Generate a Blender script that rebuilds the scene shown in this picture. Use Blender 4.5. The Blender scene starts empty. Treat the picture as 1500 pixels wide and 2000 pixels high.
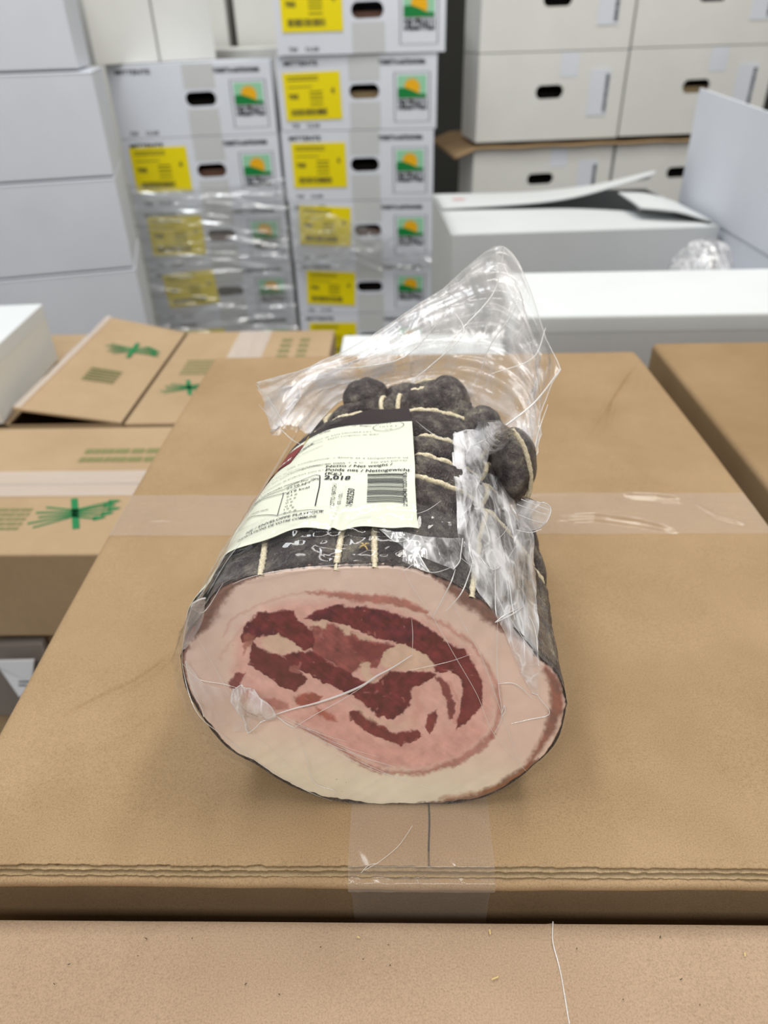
import bpy, bmesh, math, random
import numpy as np
from mathutils import Vector, Matrix
from mathutils.bvhtree import BVHTree

# ---------------------------------------------------------------- camera
F = 1370.0
_d = np.array([55, 2012, 1370.0]); _d /= np.linalg.norm(_d)
_yy = -(_d[0] * 30 + _d[2] * F) / _d[1]
YC = np.array([30, _yy, F]); YC /= np.linalg.norm(YC)
ZC = -_d
XC = np.cross(YC, ZC)
CAM = np.array([0.0, 0.0, 1.15])
scn = bpy.context.scene
cd = bpy.data.cameras.new('camera')
cam = bpy.data.objects.new('camera', cd)
scn.collection.objects.link(cam)
cd.sensor_fit = 'VERTICAL'; cd.sensor_height = 36.0; cd.sensor_width = 27.0
cd.lens = F / 2000 * 36.0
cd.clip_start = 0.01
W = np.stack([XC, YC, ZC])            # world rows in camera coords (x right, y down, z forward)
M3 = Matrix(((W[0][0], -W[0][1], -W[0][2]), (W[1][0], -W[1][1], -W[1][2]), (W[2][0], -W[2][1], -W[2][2])))
cam.matrix_world = Matrix.Translation(Vector(CAM)) @ M3.to_4x4()
cd.dof.use_dof = True
cd.dof.focus_distance = 0.315
cd.dof.aperture_fstop = 8.0
scn.camera = cam

# ---------------------------------------------------------------- world, lamps, exposure
scn.view_settings.view_transform = 'Standard'
scn.view_settings.look = 'None'
scn.view_settings.gamma = 1.0
scn.view_settings.exposure = 0.0
wd = bpy.data.worlds.new('world'); scn.world = wd; wd.use_nodes = True
bg = wd.node_tree.nodes['Background']
bg.inputs[0].default_value = (0.90, 0.88, 0.82, 1); bg.inputs[1].default_value = 0.42


def lamp(name, loc, sx, sy, power, col=(1, 0.99, 0.97), rot=(0, 0, 0)):
    l = bpy.data.lights.new(name, 'AREA'); l.shape = 'RECTANGLE'
    l.size = sx; l.size_y = sy; l.energy = power; l.color = col
    o = bpy.data.objects.new(name, l); scn.collection.objects.link(o)
    o.location = loc; o.rotation_euler = rot
    return o


lamp('ceiling_and_fill_light', (-0.7, 0.75, 2.9), 0.3, 1.5, 20.5, (0.93, 0.97, 1.0))
lamp('ceiling_and_fill_light', (0.75, 0.95, 2.9), 0.3, 1.5, 20.5, (1.0, 0.96, 0.88))
lamp('ceiling_and_fill_light', (-0.1, 1.5, 2.9), 1.5, 0.25, 12, (1.0, 0.98, 0.93))
lamp('ceiling_and_fill_light', (-0.2, -1.0, 2.7), 1.5, 0.3, 25, (1.0, 0.97, 0.93))  # unseen fill behind the camera, strengthened to brighten the cut face


# ---------------------------------------------------------------- pixel helpers
def ray(px, py):
    r = np.array([px - 750.0, py - 1000.0, F])
    return np.array([r @ XC, r @ YC, r @ ZC])


def Pz(px, py, z):
    r = ray(px, py); return CAM + r * (z - CAM[2]) / r[2]


def Py(px, py, y):
    r = ray(px, py); return CAM + r * (y / r[1])


def Pn(px, py, p0, n):
    r = ray(px, py); p0 = np.array(p0, float); n = np.array(n, float)
    return CAM + r * (((p0 - CAM) @ n) / (r @ n))


def S(c):                              # sRGB 0..255 -> linear
    out = []
    for v in c:
        v = v / 255.0
        out.append(v / 12.92 if v <= 0.04045 else ((v + 0.055) / 1.055) ** 2.4)
    return tuple(out)


# ---------------------------------------------------------------- numpy noise
_rng = np.random.RandomState(7)
_perm = _rng.randint(0, 2 ** 31 - 1, 4096)


def _h(ix, iy, iz, seed):
    n = (ix * 73856093) ^ (iy * 19349663) ^ (iz * 83492791) ^ (seed * 2654435)
    n = n & 0x7fffffff
    n = (n ^ (n >> 13)) * 1274126177 & 0x7fffffff
    return ((n ^ (n >> 16)) & 0xffff) / 65535.0


def vnoise(x, y, z=0.0, seed=0):
    x = np.asarray(x, float); y = np.asarray(y, float); z = np.asarray(z, float) + x * 0
    ix = np.floor(x).astype(np.int64); iy = np.floor(y).astype(np.int64); iz = np.floor(z).astype(np.int64)
    fx = x - ix; fy = y - iy; fz = z - iz
    fx = fx * fx * (3 - 2 * fx); fy = fy * fy * (3 - 2 * fy); fz = fz * fz * (3 - 2 * fz)
    r = 0
    for a in (0, 1):
        for b in (0, 1):
            for c in (0, 1):
                w = (fx if a else 1 - fx) * (fy if b else 1 - fy) * (fz if c else 1 - fz)
                r = r + w * _h(ix + a, iy + b, iz + c, seed)
    return r * 2 - 1


def fbm(x, y, z=0.0, o=4, seed=0):
    r = 0; a = 1.0; t = 0
    for i in range(o):
        r = r + a * vnoise(x * 2 ** i, y * 2 ** i, np.asarray(z) * 2 ** i, seed + i); t += a; a *= 0.5
    return r / t


def ridged(x, y, z=0.0, o=3, seed=0):
    r = 0; a = 1.0; t = 0
    for i in range(o):
        r = r + a * (1 - 2 * np.abs(vnoise(x * 1.9 ** i, y * 1.9 ** i, np.asarray(z) * 1.9 ** i, seed + i))); t += a; a *= 0.5
    return r / t


def sm(a, b, x):
    t = np.clip((x - a) / (b - a), 0, 1); return t * t * (3 - 2 * t)


# ---------------------------------------------------------------- object helpers
COL = scn.collection


def tag(o, label=None, cat=None, group=None, kind=None):
    if label: o['label'] = label
    if cat: o['category'] = cat
    if group: o['group'] = group
    if kind: o['kind'] = kind
    return o


def empty(name, loc, label, cat, group=None):
    o = bpy.data.objects.new(name, None); COL.objects.link(o); o.location = Vector(loc)
    o.empty_display_size = 0.02
    tag(o, label, cat, group)
    bpy.context.view_layer.update()
    return o


def link(name, me, m, parent=None):
    o = bpy.data.objects.new(name, me); COL.objects.link(o)
    if m is not None:
        me.materials.append(m)
    if parent is not None:
        o.parent = parent
        pw = parent_world(parent)
        o.matrix_parent_inverse = pw.inverted()
    return o


def parent_world(p):
    m = p.matrix_basis.copy()
    if p.parent is not None:
        m = parent_world(p.parent) @ p.matrix_parent_inverse @ m
    return m


def raw(name, V, Fc, m, parent=None, smooth=False):
    me = bpy.data.meshes.new(name)
    me.from_pydata([tuple(map(float, v)) for v in V], [], Fc); me.update()
    if smooth:
        me.polygons.foreach_set('use_smooth', [True] * len(me.polygons))
    return link(name, me, m, parent)


def grid(name, P, m, parent=None, smooth=True, close_u=False, mask=None):
    """P: (nu, nv, 3) array -> quad grid mesh"""
    nu, nv = P.shape[:2]
    i = np.arange(nu if close_u else nu - 1)[:, None]; j = np.arange(nv - 1)[None, :]
    i2 = (i + 1) % nu
    q = np.stack([i * nv + j + 0 * i, i2 * nv + j, i2 * nv + j + 1, i * nv + j + 1], -1).reshape(-1, 4)
    if mask is not None:
        q = q[mask.reshape(-1)]
    me = bpy.data.meshes.new(name)
    me.vertices.add(nu * nv); me.vertices.foreach_set('co', P.reshape(-1).astype(np.float32))
    me.loops.add(len(q) * 4); me.loops.foreach_set('vertex_index', q.reshape(-1).astype(np.int32))
    me.polygons.add(len(q)); me.polygons.foreach_set('loop_start', (np.arange(len(q)) * 4).astype(np.int32))
    me.polygons.foreach_set('loop_total', np.full(len(q), 4, np.int32))
    me.update(calc_edges=True); me.validate()
    if smooth:
        me.polygons.foreach_set('use_smooth', [True] * len(me.polygons))
    return link(name, me, m, parent)


def prism(name, poly, ext, m, parent=None, bev=0.0):
    """poly: list of 3D points of one flat face, ext: extrusion vector"""
    bm = bmesh.new()
    a = [bm.verts.new(Vector(p)) for p in poly]
    b = [bm.verts.new(Vector(np.array(p) + np.array(ext))) for p in poly]
    n = len(a)
    bm.faces.new(a[::-1]); bm.faces.new(b)
    for k in range(n):
        bm.faces.new((a[k], a[(k + 1) % n], b[(k + 1) % n], b[k]))
    bmesh.ops.recalc_face_normals(bm, faces=bm.faces)
    if bev > 0:
        bmesh.ops.bevel(bm, geom=bm.edges[:], offset=bev, segments=3, affect='EDGES', profile=0.5)
        for f in bm.faces: f.smooth = True
    me = bpy.data.meshes.new(name); bm.to_mesh(me); bm.free()
    o = link(name, me, m, parent)
    if bev > 0:
        md = o.modifiers.new('wn', 'WEIGHTED_NORMAL'); md.keep_sharp = False
    return o


def boxm(name, x0, x1, y0, y1, z0, z1, m, parent=None, bev=0.0, yaw=0.0, piv=None):
    pts = [(x0, y0), (x1, y0), (x1, y1), (x0, y1)]
    if yaw:
        c, s = math.cos(yaw), math.sin(yaw); px, py = piv
        pts = [(px + (x - px) * c - (y - py) * s, py + (x - px) * s + (y - py) * c) for x, y in pts]
    return prism(name, [(x, y, z0) for x, y in pts], (0, 0, z1 - z0), m, parent, bev)


def catmull(pts, n=12):
    P = [np.array(p, float) for p in pts]
    if len(P) == 2:
        return [P[0] + (P[1] - P[0]) * k / n for k in range(n + 1)]
    P = [2 * P[0] - P[1]] + P + [2 * P[-1] - P[-2]]
    out = []
    for i in range(1, len(P) - 2):
        for k in range(n):
            t = k / n; p0, p1, p2, p3 = P[i - 1], P[i], P[i + 1], P[i + 2]
            out.append(0.5 * ((2 * p1) + (-p0 + p2) * t + (2 * p0 - 5 * p1 + 4 * p2 - p3) * t * t + (-p0 + 3 * p1 - 3 * p2 + p3) * t ** 3))
    out.append(P[-2]); return out


def tube_data(pts, rad, ns=8, twist=0.0):
    pts = np.array(pts); n = len(pts)
    T = np.gradient(pts, axis=0); T /= np.linalg.norm(T, axis=1)[:, None] + 1e-12
    up = np.array([0, 0, 1.0])
    if abs(T[0] @ up) > 0.9: up = np.array([1.0, 0, 0])
    V = np.zeros((n, ns, 3)); N = np.cross(T[0], up); N /= np.linalg.norm(N)
    L = 0
    for i in range(n):
        N = N - T[i] * (N @ T[i]); N /= np.linalg.norm(N) + 1e-12
        B = np.cross(T[i], N)
        if i: L += np.linalg.norm(pts[i] - pts[i - 1])
        r = rad[i] if hasattr(rad, '__len__') else rad
        for k in range(ns):
            a = 2 * math.pi * k / ns
            rr = r * (1 + (0.22 * math.cos(3 * a + twist * L) if twist else 0))
            V[i, k] = pts[i] + rr * (math.cos(a) * N + math.sin(a) * B)
    return V


def tube(name, pts, rad, m, parent=None, ns=8, twist=0.0):
    V = tube_data(pts, rad, ns, twist)
    P = np.transpose(V, (1, 0, 2))
    return grid(name, np.ascontiguousarray(P), m, parent, True, close_u=True)


class Flat:
    """collects flat marks drawn in a (u, v) frame on a surface: map(u, v) -> 3D"""
    def __init__(s, mp): s.mp = mp; s.V = []; s.F = []

    def poly(s, uv):
        k = len(s.V); s.V += [s.mp(u, v) for u, v in uv]; s.F.append(tuple(range(k, k + len(uv))))

    def rect(s, u0, v0, u1, v1): s.poly([(u0, v0), (u1, v0), (u1, v1), (u0, v1)])

    def line(s, pts, w):
        for a, b in zip(pts[:-1], pts[1:]):
            a = np.array(a, float); b = np.array(b, float); d = b - a; L = np.linalg.norm(d)
            if L == 0: continue
            n = np.array([-d[1], d[0]]) / L * w / 2
            s.poly([a - n, b - n, b + n, a + n])

    def ellipse(s, c, rx, ry, w, n=40):
        s.line([(c[0] + rx * math.cos(2 * math.pi * k / n), c[1] + ry * math.sin(2 * math.pi * k / n)) for k in range(n + 1)], w)

    def text(s, txt, a, b, h, bold=0.0):
        """baseline a -> b, cap height h"""
        T = text_shape(txt, bold)
        a = np.array(a, float); b = np.array(b, float); e = b - a; L = np.linalg.norm(e); ex = e / L; ey = np.array([-ex[1], ex[0]])
        V, Fc, wd_ = T
        k = len(s.V)
        for x, y in V:
            p = a + ex * (x / wd_ * L) + ey * (y / 0.70 * h)
            s.V.append(s.mp(p[0], p[1]))
        s.F += [tuple(k + i for i in f) for f in Fc]

    def build(s, name, m, parent): return raw(name, s.V, s.F, m, parent)


_tc = {}


def text_shape(txt, bold):
    if (txt, bold) in _tc: return _tc[(txt, bold)]
    c = bpy.data.curves.new('t', 'FONT'); c.body = txt; c.size = 1.0; c.offset = bold; c.resolution_u = 3
    o = bpy.data.objects.new('t', c); COL.objects.link(o)
    dg = bpy.context.evaluated_depsgraph_get(); dg.update()
    me = bpy.data.meshes.new_from_object(o.evaluated_get(dg))
    V = [(v.co.x, v.co.y) for v in me.vertices]; Fc = [tuple(p.vertices) for p in me.polygons]
    x0 = min(v[0] for v in V); V = [(x - x0, y) for x, y in V]; wd_ = max(v[0] for v in V)
    bpy.data.objects.remove(o); bpy.data.curves.remove(c); bpy.data.meshes.remove(me)
    _tc[(txt, bold)] = (V, Fc, wd_); return _tc[(txt, bold)]


# ---------------------------------------------------------------- materials
def nodes(name):
    m = bpy.data.materials.new(name); m.use_nodes = True
    nt = m.node_tree; return m, nt, nt.nodes['Principled BSDF']


def noise(nt, scale, detail=4, rough=0.6, vec=None, stretch=None):
    tc = nt.nodes.new('ShaderNodeTexCoord')
    n = nt.nodes.new('ShaderNodeTexNoise'); n.inputs['Scale'].default_value = scale
    n.inputs['Detail'].default_value = detail; n.inputs['Roughness'].default_value = rough
    src = tc.outputs['Object']
    if stretch:
        mp = nt.nodes.new('ShaderNodeMapping'); mp.inputs['Scale'].default_value = stretch
        nt.links.new(src, mp.inputs[0]); src = mp.outputs[0]
    nt.links.new(src, n.inputs['Vector'])
    return n.outputs['Fac']


def ramp(nt, fac, stops):
    r = nt.nodes.new('ShaderNodeValToRGB'); nt.links.new(fac, r.inputs[0])
    el = r.color_ramp.elements
    while len(el) < len(stops): el.new(0.5)
    for e, (p, c) in zip(el, stops): e.position = p; e.color = (*c, 1)
    return r.outputs[0]


def mixc(nt, fac, a, b, mode='MIX'):
    x = nt.nodes.new('ShaderNodeMix'); x.data_type = 'RGBA'; x.blend_type = mode
    for s, v in ((0, fac), (6, a), (7, b)):
        if hasattr(v, 'is_linked') or hasattr(v, 'links'): nt.links.new(v, x.inputs[s])
        else: x.inputs[s].default_value = v if s == 0 else (*v, 1)
    return x.outputs[2]


def bump(nt, p, h, dist, strength=1.0):
    b = nt.nodes.new('ShaderNodeBump'); b.inputs['Distance'].default_value = dist; b.inputs['Strength'].default_value = strength
    nt.links.new(h, b.inputs['Height']); nt.links.new(b.outputs[0], p.inputs['Normal'])


def plain(name, c, rough=0.6, spec=0.3):
    m, nt, p = nodes(name); p.inputs['Base Color'].default_value = (*S(c), 1)
    p.inputs['Roughness'].default_value = rough; p.inputs['Specular IOR Level'].default_value = spec
    return m


def kraft(name, c1, c2, bd=0.00025, rough=0.75):
    m, nt, p = nodes(name)
    a = noise(nt, 9, 5, 0.6)
    col = ramp(nt, a, [(0.3, S(c1)), (0.7, S(c2))])
    b = noise(nt, 1300, 3, 0.7)
    sp = ramp(nt, b, [(0.25, (0.70, 0.68, 0.65)), (0.5, (1, 1, 1)), (0.78, (1.22, 1.2, 1.16))])
    col = mixc(nt, 1.0, col, sp, 'MULTIPLY')
    g = noise(nt, 600, 2, 0.5)
    sp2 = ramp(nt, g, [(0.20, (0.55, 0.5, 0.45)), (0.26, (1, 1, 1))])
    col = mixc(nt, 0.7, col, sp2, 'MULTIPLY')
    nt.links.new(col, p.inputs['Base Color'])
    p.inputs['Roughness'].default_value = rough; p.inputs['Specular IOR Level'].default_value = 0.06
    h = noise(nt, 900, 5, 0.65)
    bump(nt, p, h, bd * 0.5)
    return m


def card(name, c, rough=0.6):
    m, nt, p = nodes(name)
    a = noise(nt, 6, 4, 0.6)
    col = ramp(nt, a, [(0.3, S([v * 0.97 for v in c])), (0.7, S(c))])
    nt.links.new(col, p.inputs['Base Color']); p.inputs['Roughness'].default_value = rough
    p.inputs['Specular IOR Level'].default_value = 0.25
    return m


def film(name, haze=0.10, rough=0.08, col=(1, 1, 1), gl=1.0, hc=(0.95, 0.96, 1.0), vor=0.0, stretch=(1, 1, 1), line=0.5):
    m = bpy.data.materials.new(name); m.use_nodes = True; nt = m.node_tree; nt.nodes.clear()
    out = nt.nodes.new('ShaderNodeOutputMaterial')
    tr = nt.nodes.new('ShaderNodeBsdfTransparent'); tr.inputs[0].default_value = (*col, 1)
    df = nt.nodes.new('ShaderNodeBsdfDiffuse'); df.inputs[0].default_value = (*hc, 1)
    tl = nt.nodes.new('ShaderNodeBsdfTranslucent'); tl.inputs[0].default_value = (*hc, 1)
    ad = nt.nodes.new('ShaderNodeMixShader'); ad.inputs[0].default_value = 0.22
    nt.links.new(df.outputs[0], ad.inputs[1]); nt.links.new(tl.outputs[0], ad.inputs[2])
    m1 = nt.nodes.new('ShaderNodeMixShader')
    # more haze where the film is seen edge-on
    lw = nt.nodes.new('ShaderNodeLayerWeight'); lw.inputs[0].default_value = 0.35
    ma = nt.nodes.new('ShaderNodeMath'); ma.operation = 'MULTIPLY_ADD'
    ma.inputs[1].default_value = haze * 2.2; ma.inputs[2].default_value = haze; ma.use_clamp = True
    nt.links.new(lw.outputs['Facing'], ma.inputs[0])
    if vor:
        tc = nt.nodes.new('ShaderNodeTexCoord'); mp_ = nt.nodes.new('ShaderNodeMapping'); mp_.inputs['Scale'].default_value = stretch
        nt.links.new(tc.outputs['Object'], mp_.inputs[0])
        nz = nt.nodes.new('ShaderNodeTexNoise'); nz.inputs['Scale'].default_value = vor * 0.8; nz.inputs['Detail'].default_value = 2
        nt.links.new(mp_.outputs[0], nz.inputs['Vector'])
        vm = nt.nodes.new('ShaderNodeVectorMath'); vm.operation = 'MULTIPLY_ADD'; vm.inputs[1].default_value = (1.2 / vor,) * 3
        nt.links.new(nz.outputs['Color'], vm.inputs[0]); nt.links.new(mp_.outputs[0], vm.inputs[2])
        fac = []
        for sc_, wd_ in ((vor, 0.05), (vor * 2.3, 0.07)):
            vo = nt.nodes.new('ShaderNodeTexVoronoi'); vo.feature = 'DISTANCE_TO_EDGE'; vo.inputs['Scale'].default_value = sc_
            nt.links.new(vm.outputs[0], vo.inputs['Vector'])
            mr = nt.nodes.new('ShaderNodeMapRange'); mr.inputs['From Min'].default_value = 0.0; mr.inputs['From Max'].default_value = wd_
            mr.inputs['To Min'].default_value = 1.0; mr.inputs['To Max'].default_value = 0.0
            nt.links.new(vo.outputs['Distance'], mr.inputs['Value']); fac.append(mr.outputs[0])
        n4 = nt.nodes.new('ShaderNodeTexNoise'); n4.inputs['Scale'].default_value = vor * 1.3; n4.inputs['Detail'].default_value = 3
        nt.links.new(vm.outputs[0], n4.inputs['Vector'])
        mk = nt.nodes.new('ShaderNodeMapRange'); mk.inputs['From Min'].default_value = 0.38; mk.inputs['From Max'].default_value = 0.68
        mk.inputs['To Min'].default_value = 0.15; mk.inputs['To Max'].default_value = 2.2
        nt.links.new(n4.outputs['Fac'], mk.inputs['Value'])
        mu = nt.nodes.new('ShaderNodeMath'); mu.operation = 'MULTIPLY'; nt.links.new(ma.outputs[0], mu.inputs[0]); nt.links.new(mk.outputs[0], mu.inputs[1])
        a1 = nt.nodes.new('ShaderNodeMath'); a1.operation = 'MULTIPLY'; nt.links.new(fac[0], a1.inputs[0]); nt.links.new(mk.outputs[0], a1.inputs[1])
        a2 = nt.nodes.new('ShaderNodeMath'); a2.operation = 'MULTIPLY_ADD'; nt.links.new(a1.outputs[0], a2.inputs[0]); a2.inputs[1].default_value = 0.30 * line; nt.links.new(mu.outputs[0], a2.inputs[2])
        a3 = nt.nodes.new('ShaderNodeMath'); a3.operation = 'MULTIPLY_ADD'; a3.use_clamp = True; nt.links.new(fac[1], a3.inputs[0]); a3.inputs[1].default_value = 0.10 * line; nt.links.new(a2.outputs[0], a3.inputs[2])
        nt.links.new(a3.outputs[0], m1.inputs[0])
        nb = nt.nodes.new('ShaderNodeBump'); nb.inputs['Distance'].default_value = 0.004; nb.inputs['Strength'].default_value = 0.5
        nt.links.new(n4.outputs['Fac'], nb.inputs['Height'])
    else:
        nt.links.new(ma.outputs[0], m1.inputs[0])
    nt.links.new(tr.outputs[0], m1.inputs[1]); nt.links.new(ad.outputs[0], m1.inputs[2])
    gs = nt.nodes.new('ShaderNodeBsdfGlossy'); gs.inputs['Roughness'].default_value = rough
    if vor: nt.links.new(nb.outputs[0], gs.inputs['Normal'])
    lf = nt.nodes.new('ShaderNodeLayerWeight'); lf.inputs[0].default_value = 0.5
    pw = nt.nodes.new('ShaderNodeMath'); pw.operation = 'POWER'; pw.inputs[1].default_value = 4.0
    nt.links.new(lf.outputs['Facing'], pw.inputs[0])
    mg = nt.nodes.new('ShaderNodeMath'); mg.operation = 'MULTIPLY_ADD'; mg.inputs[1].default_value = 0.45 * gl; mg.inputs[2].default_value = 0.05 * gl; mg.use_clamp = True
    nt.links.new(pw.outputs[0], mg.inputs[0])
    m2 = nt.nodes.new('ShaderNodeMixShader'); nt.links.new(mg.outputs[0], m2.inputs[0])
    nt.links.new(m1.outputs[0], m2.inputs[1]); nt.links.new(gs.outputs[0], m2.inputs[2])
    nt.links.new(m2.outputs[0], out.inputs[0])
    return m


M = {}
M['kraft'] = kraft('kraft_board', (152, 127, 96), (170, 144, 112))
M['kraft_pink'] = kraft('kraft_board_pinkish', (164, 140, 116), (178, 154, 130))
M['kraft_left'] = kraft('kraft_board_pale', (170, 146, 116), (182, 158, 128))
M['kraft_right'] = kraft('kraft_board_right', (146, 121, 90), (160, 135, 104))
M['raw_edge'] = kraft('torn_board_edge', (150, 128, 96), (178, 156, 124), 0.0005)
M['seam'] = plain('seam_dark', (60, 44, 30), 0.9)
M['inside'] = plain('flute_shade', (120, 95, 70), 0.9)  # darker tone puts recess shade into the flutes of the torn edge
M['white'] = card('white_board', (222, 226, 236))
M['white2'] = card('white_board_warm', (226, 226, 222))
M['white3'] = card('white_board_bright', (222, 226, 228))
M['white_r'] = card('white_board_grey', (208, 211, 213))
M['tape_grey'] = card('pale_grey_tape', (204, 206, 208), 0.4)
M['liner'] = plain('white_box_inside', (150, 148, 142), 0.8)
M['ink'] = plain('black_ink', (40, 42, 48), 0.6)
M['grey_ink'] = plain('grey_ink', (120, 122, 128), 0.6)
M['green_ink'] = plain('green_ink', (28, 122, 70), 0.6)
M['olive_ink'] = plain('olive_ink', (128, 128, 84), 0.6)
M['yellow'] = plain('yellow_label', (240, 220, 10), 0.45)
M['yellow_ink'] = plain('yellow_label_ink', (120, 112, 20), 0.6)
M['mint'] = plain('logo_sky', (150, 208, 172), 0.5)
M['green'] = plain('logo_hill', (20, 128, 62), 0.5)
M['sun'] = plain('logo_sun', (238, 178, 20), 0.5)
M['hole'] = plain('hole_shade', (26, 22, 20), 0.9)  # near-black stands in for the shade inside the hand-holes
M['contents'] = plain('wrapped_meat', (150, 112, 96), 0.35)
M['beige'] = plain('inner_paper', (205, 180, 140), 0.8)
M['floor'] = card('concrete_floor', (120, 118, 112))
M['wall'] = card('gap_shade_wall', (62, 62, 60))  # wall colour kept dark to stand in for shade between the stacks
M['tape'] = film('clear_tape', 0.10, 0.16, (0.97, 0.95, 0.92), 0.7, (0.93, 0.86, 0.80))
M['tape_white'] = film('shiny_tape', 0.24, 0.22, (0.97, 0.96, 0.95), 1.4, (0.90, 0.84, 0.80))
M['film'] = film('vacuum_film', 0.010, 0.06, (1, 1, 1), 1.1)
M['film_tail'] = film('bag_film', 0.17, 0.19, (0.99, 0.99, 0.99), 1.3, (0.98, 0.96, 0.98), 26, (1.6, 1, 0.6), 0.5)
M['film_fold'] = film('folded_film', 0.24, 0.10, (1, 1, 1), 2.0, (0.98, 0.97, 1), 60, (1.8, 0.5, 0.8), 1.3)
M['film_ridge'] = film('film_crease', 0.50, 0.12, (1, 1, 1), 3.0, (1, 1, 1))
M['stretch'] = film('stretch_film', 0.15, 0.14, (0.99, 0.99, 1), 3.6, (0.92, 0.97, 1))
M['label'] = plain('label_paper', (222, 225, 208), 0.42, 0.4)
M['label_black'] = plain('label_black_band', (52, 44, 46), 0.4)
M['label_red'] = plain('label_red_print', (128, 36, 40), 0.4)
M['label_gold'] = plain('label_gold_line', (196, 160, 70), 0.4)
M['white_ink'] = plain('white_ink', (235, 235, 230), 0.5)
M['pink_ink'] = plain('red_ink', (214, 120, 116), 0.6)
M['straw'] = plain('straw', (205, 180, 120), 0.7)

# twine
m, nt, p = nodes('twine'); a = noise(nt, 900, 3)
nt.links.new(ramp(nt, a, [(0.3, S((190, 174, 138))), (0.7, S((240, 231, 206)))]), p.inputs['Base Color'])
p.inputs['Roughness'].default_value = 0.7; bump(nt, p, a, 0.0003); M['twine'] = m

# casing: dark mottled skin with fine ridges (UV-like attribute "ring": x around, y along)
m, nt, p = nodes('dark_casing')
at = nt.nodes.new('ShaderNodeAttribute'); at.attribute_name = 'ring'
mp = nt.nodes.new('ShaderNodeMapping'); mp.inputs['Scale'].default_value = (95, 16, 1); nt.links.new(at.outputs['Vector'], mp.inputs[0])
n1 = nt.nodes.new('ShaderNodeTexNoise'); n1.inputs['Scale'].default_value = 1; n1.inputs['Detail'].default_value = 4; nt.links.new(mp.outputs[0], n1.inputs[0])
n2 = noise(nt, 70, 7, 0.75)
n3 = noise(nt, 750, 3, 0.75)
base = ramp(nt, n2, [(0.36, S((40, 33, 36))), (0.47, S((68, 60, 62))), (0.56, S((104, 98, 94))), (0.68, S((150, 144, 128)))])
base = mixc(nt, 0.55, base, ramp(nt, n3, [(0.35, (0.40, 0.38, 0.40)), (0.65, (1.55, 1.5, 1.4))]), 'MULTIPLY')
nt.links.new(base, p.inputs['Base Color'])
p.inputs['Roughness'].default_value = 0.34; p.inputs['Specular IOR Level'].default_value = 0.6
ad = nt.nodes.new('ShaderNodeMath'); ad.operation = 'ADD'; nt.links.new(n1.outputs['Fac'], ad.inputs[0]); nt.links.new(n3, ad.inputs[1])
bump(nt, p, ad.outputs[0], 0.0016); M['casing'] = m

# meat: colour attribute + sheen
m, nt, p = nodes('cured_pork')
at = nt.nodes.new('ShaderNodeAttribute'); at.attribute_name = 'Col'
nt.links.new(at.outputs['Color'], p.inputs['Base Color'])
p.inputs['Roughness'].default_value = 0.45; p.inputs['Specular IOR Level'].default_value = 0.35
p.inputs['Subsurface Weight'].default_value = 0.12; p.inputs['Subsurface Radius'].default_value = (1, 0.5, 0.4)
p.inputs['Subsurface Scale'].default_value = 0.003
bump(nt, p, noise(nt, 300, 4), 0.00012); M['meat'] = m

# ---------------------------------------------------------------- setting
o = boxm('floor', -3.2, 3.2, -2.0, 4.2, -0.05, 0, M['floor']); tag(o, kind='structure')
o = boxm('wall_back', -3.2, 3.2, 4.0, 4.15, 0, 3.0, M['wall']); tag(o, kind='structure')

# ---------------------------------------------------------------- main kraft carton
ZT = 0.85
C1 = [([(350, 1268), (300, 1305), (262, 1330), (210, 1352), (165, 1375), (105, 1408)], 1.7, 0.0016, -1),
      ([(352, 1272), (305, 1313), (262, 1340), (205, 1362)], 1.0, 0.0016, 1),
      ([(330, 1380), (275, 1418), (235, 1448), (150, 1480)], 0.9, 0.0018, -1),
      ([(180, 1540), (90, 1570), (20, 1590)], 0.7, 0.002, -1),
      ([(1240, 720), (1200, 780), (1185, 840)], 1.8, 0.003, -1), ([(1250, 700), (1215, 745), (1180, 800), (1140, 860)], 1.6, 0.003, 1),
      ([(1140, 850), (1060, 870), (1040, 872)], 0.9, 0.004, 1), ([(1200, 880), (1260, 940), (1340, 960)], 0.8, 0.004, 1),
      ([(1080, 1010), (1160, 1006), (1250, 1018), (1330, 1036)], 1.9, 0.0022, 1), ([(1080, 1022), (1160, 1018), (1250, 1030), (1330, 1046)], 1.4, 0.002, -1),
      ([(1210, 966), (1280, 968), (1340, 976)], 1.9, 0.002, 1), ([(1340, 976), (1400, 1010), (1470, 1030)], 1.2, 0.002, 1), ([(1210, 974), (1280, 978), (1340, 988)], 1.2, 0.002, -1),
      ([(480, 700), (520, 760), (560, 800)], 0.8, 0.004, 1), ([(300, 1150), (240, 1190)], 0.4, 0.006, 1)]
C1 = [([Pz(x, y, ZT)[:2] for x, y in l], a * 1e-3, w, s) for l, a, w, s in C1]


def seg_dist(X, Y, pts):
    best = np.full(X.shape, 1e9); arc = np.zeros(X.shape); n = len(pts) - 1
    for i in range(n):
        a, b = pts[i], pts[i + 1]; d = b - a; L2 = d @ d
        t = np.clip(((X - a[0]) * d[0] + (Y - a[1]) * d[1]) / L2, 0, 1)
        dd = np.hypot(X - a[0] - t * d[0], Y - a[1] - t * d[1])
        m_ = dd < best; best = np.where(m_, dd, best); arc = np.where(m_, (i + t) / n, arc)
    return best, arc


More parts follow.
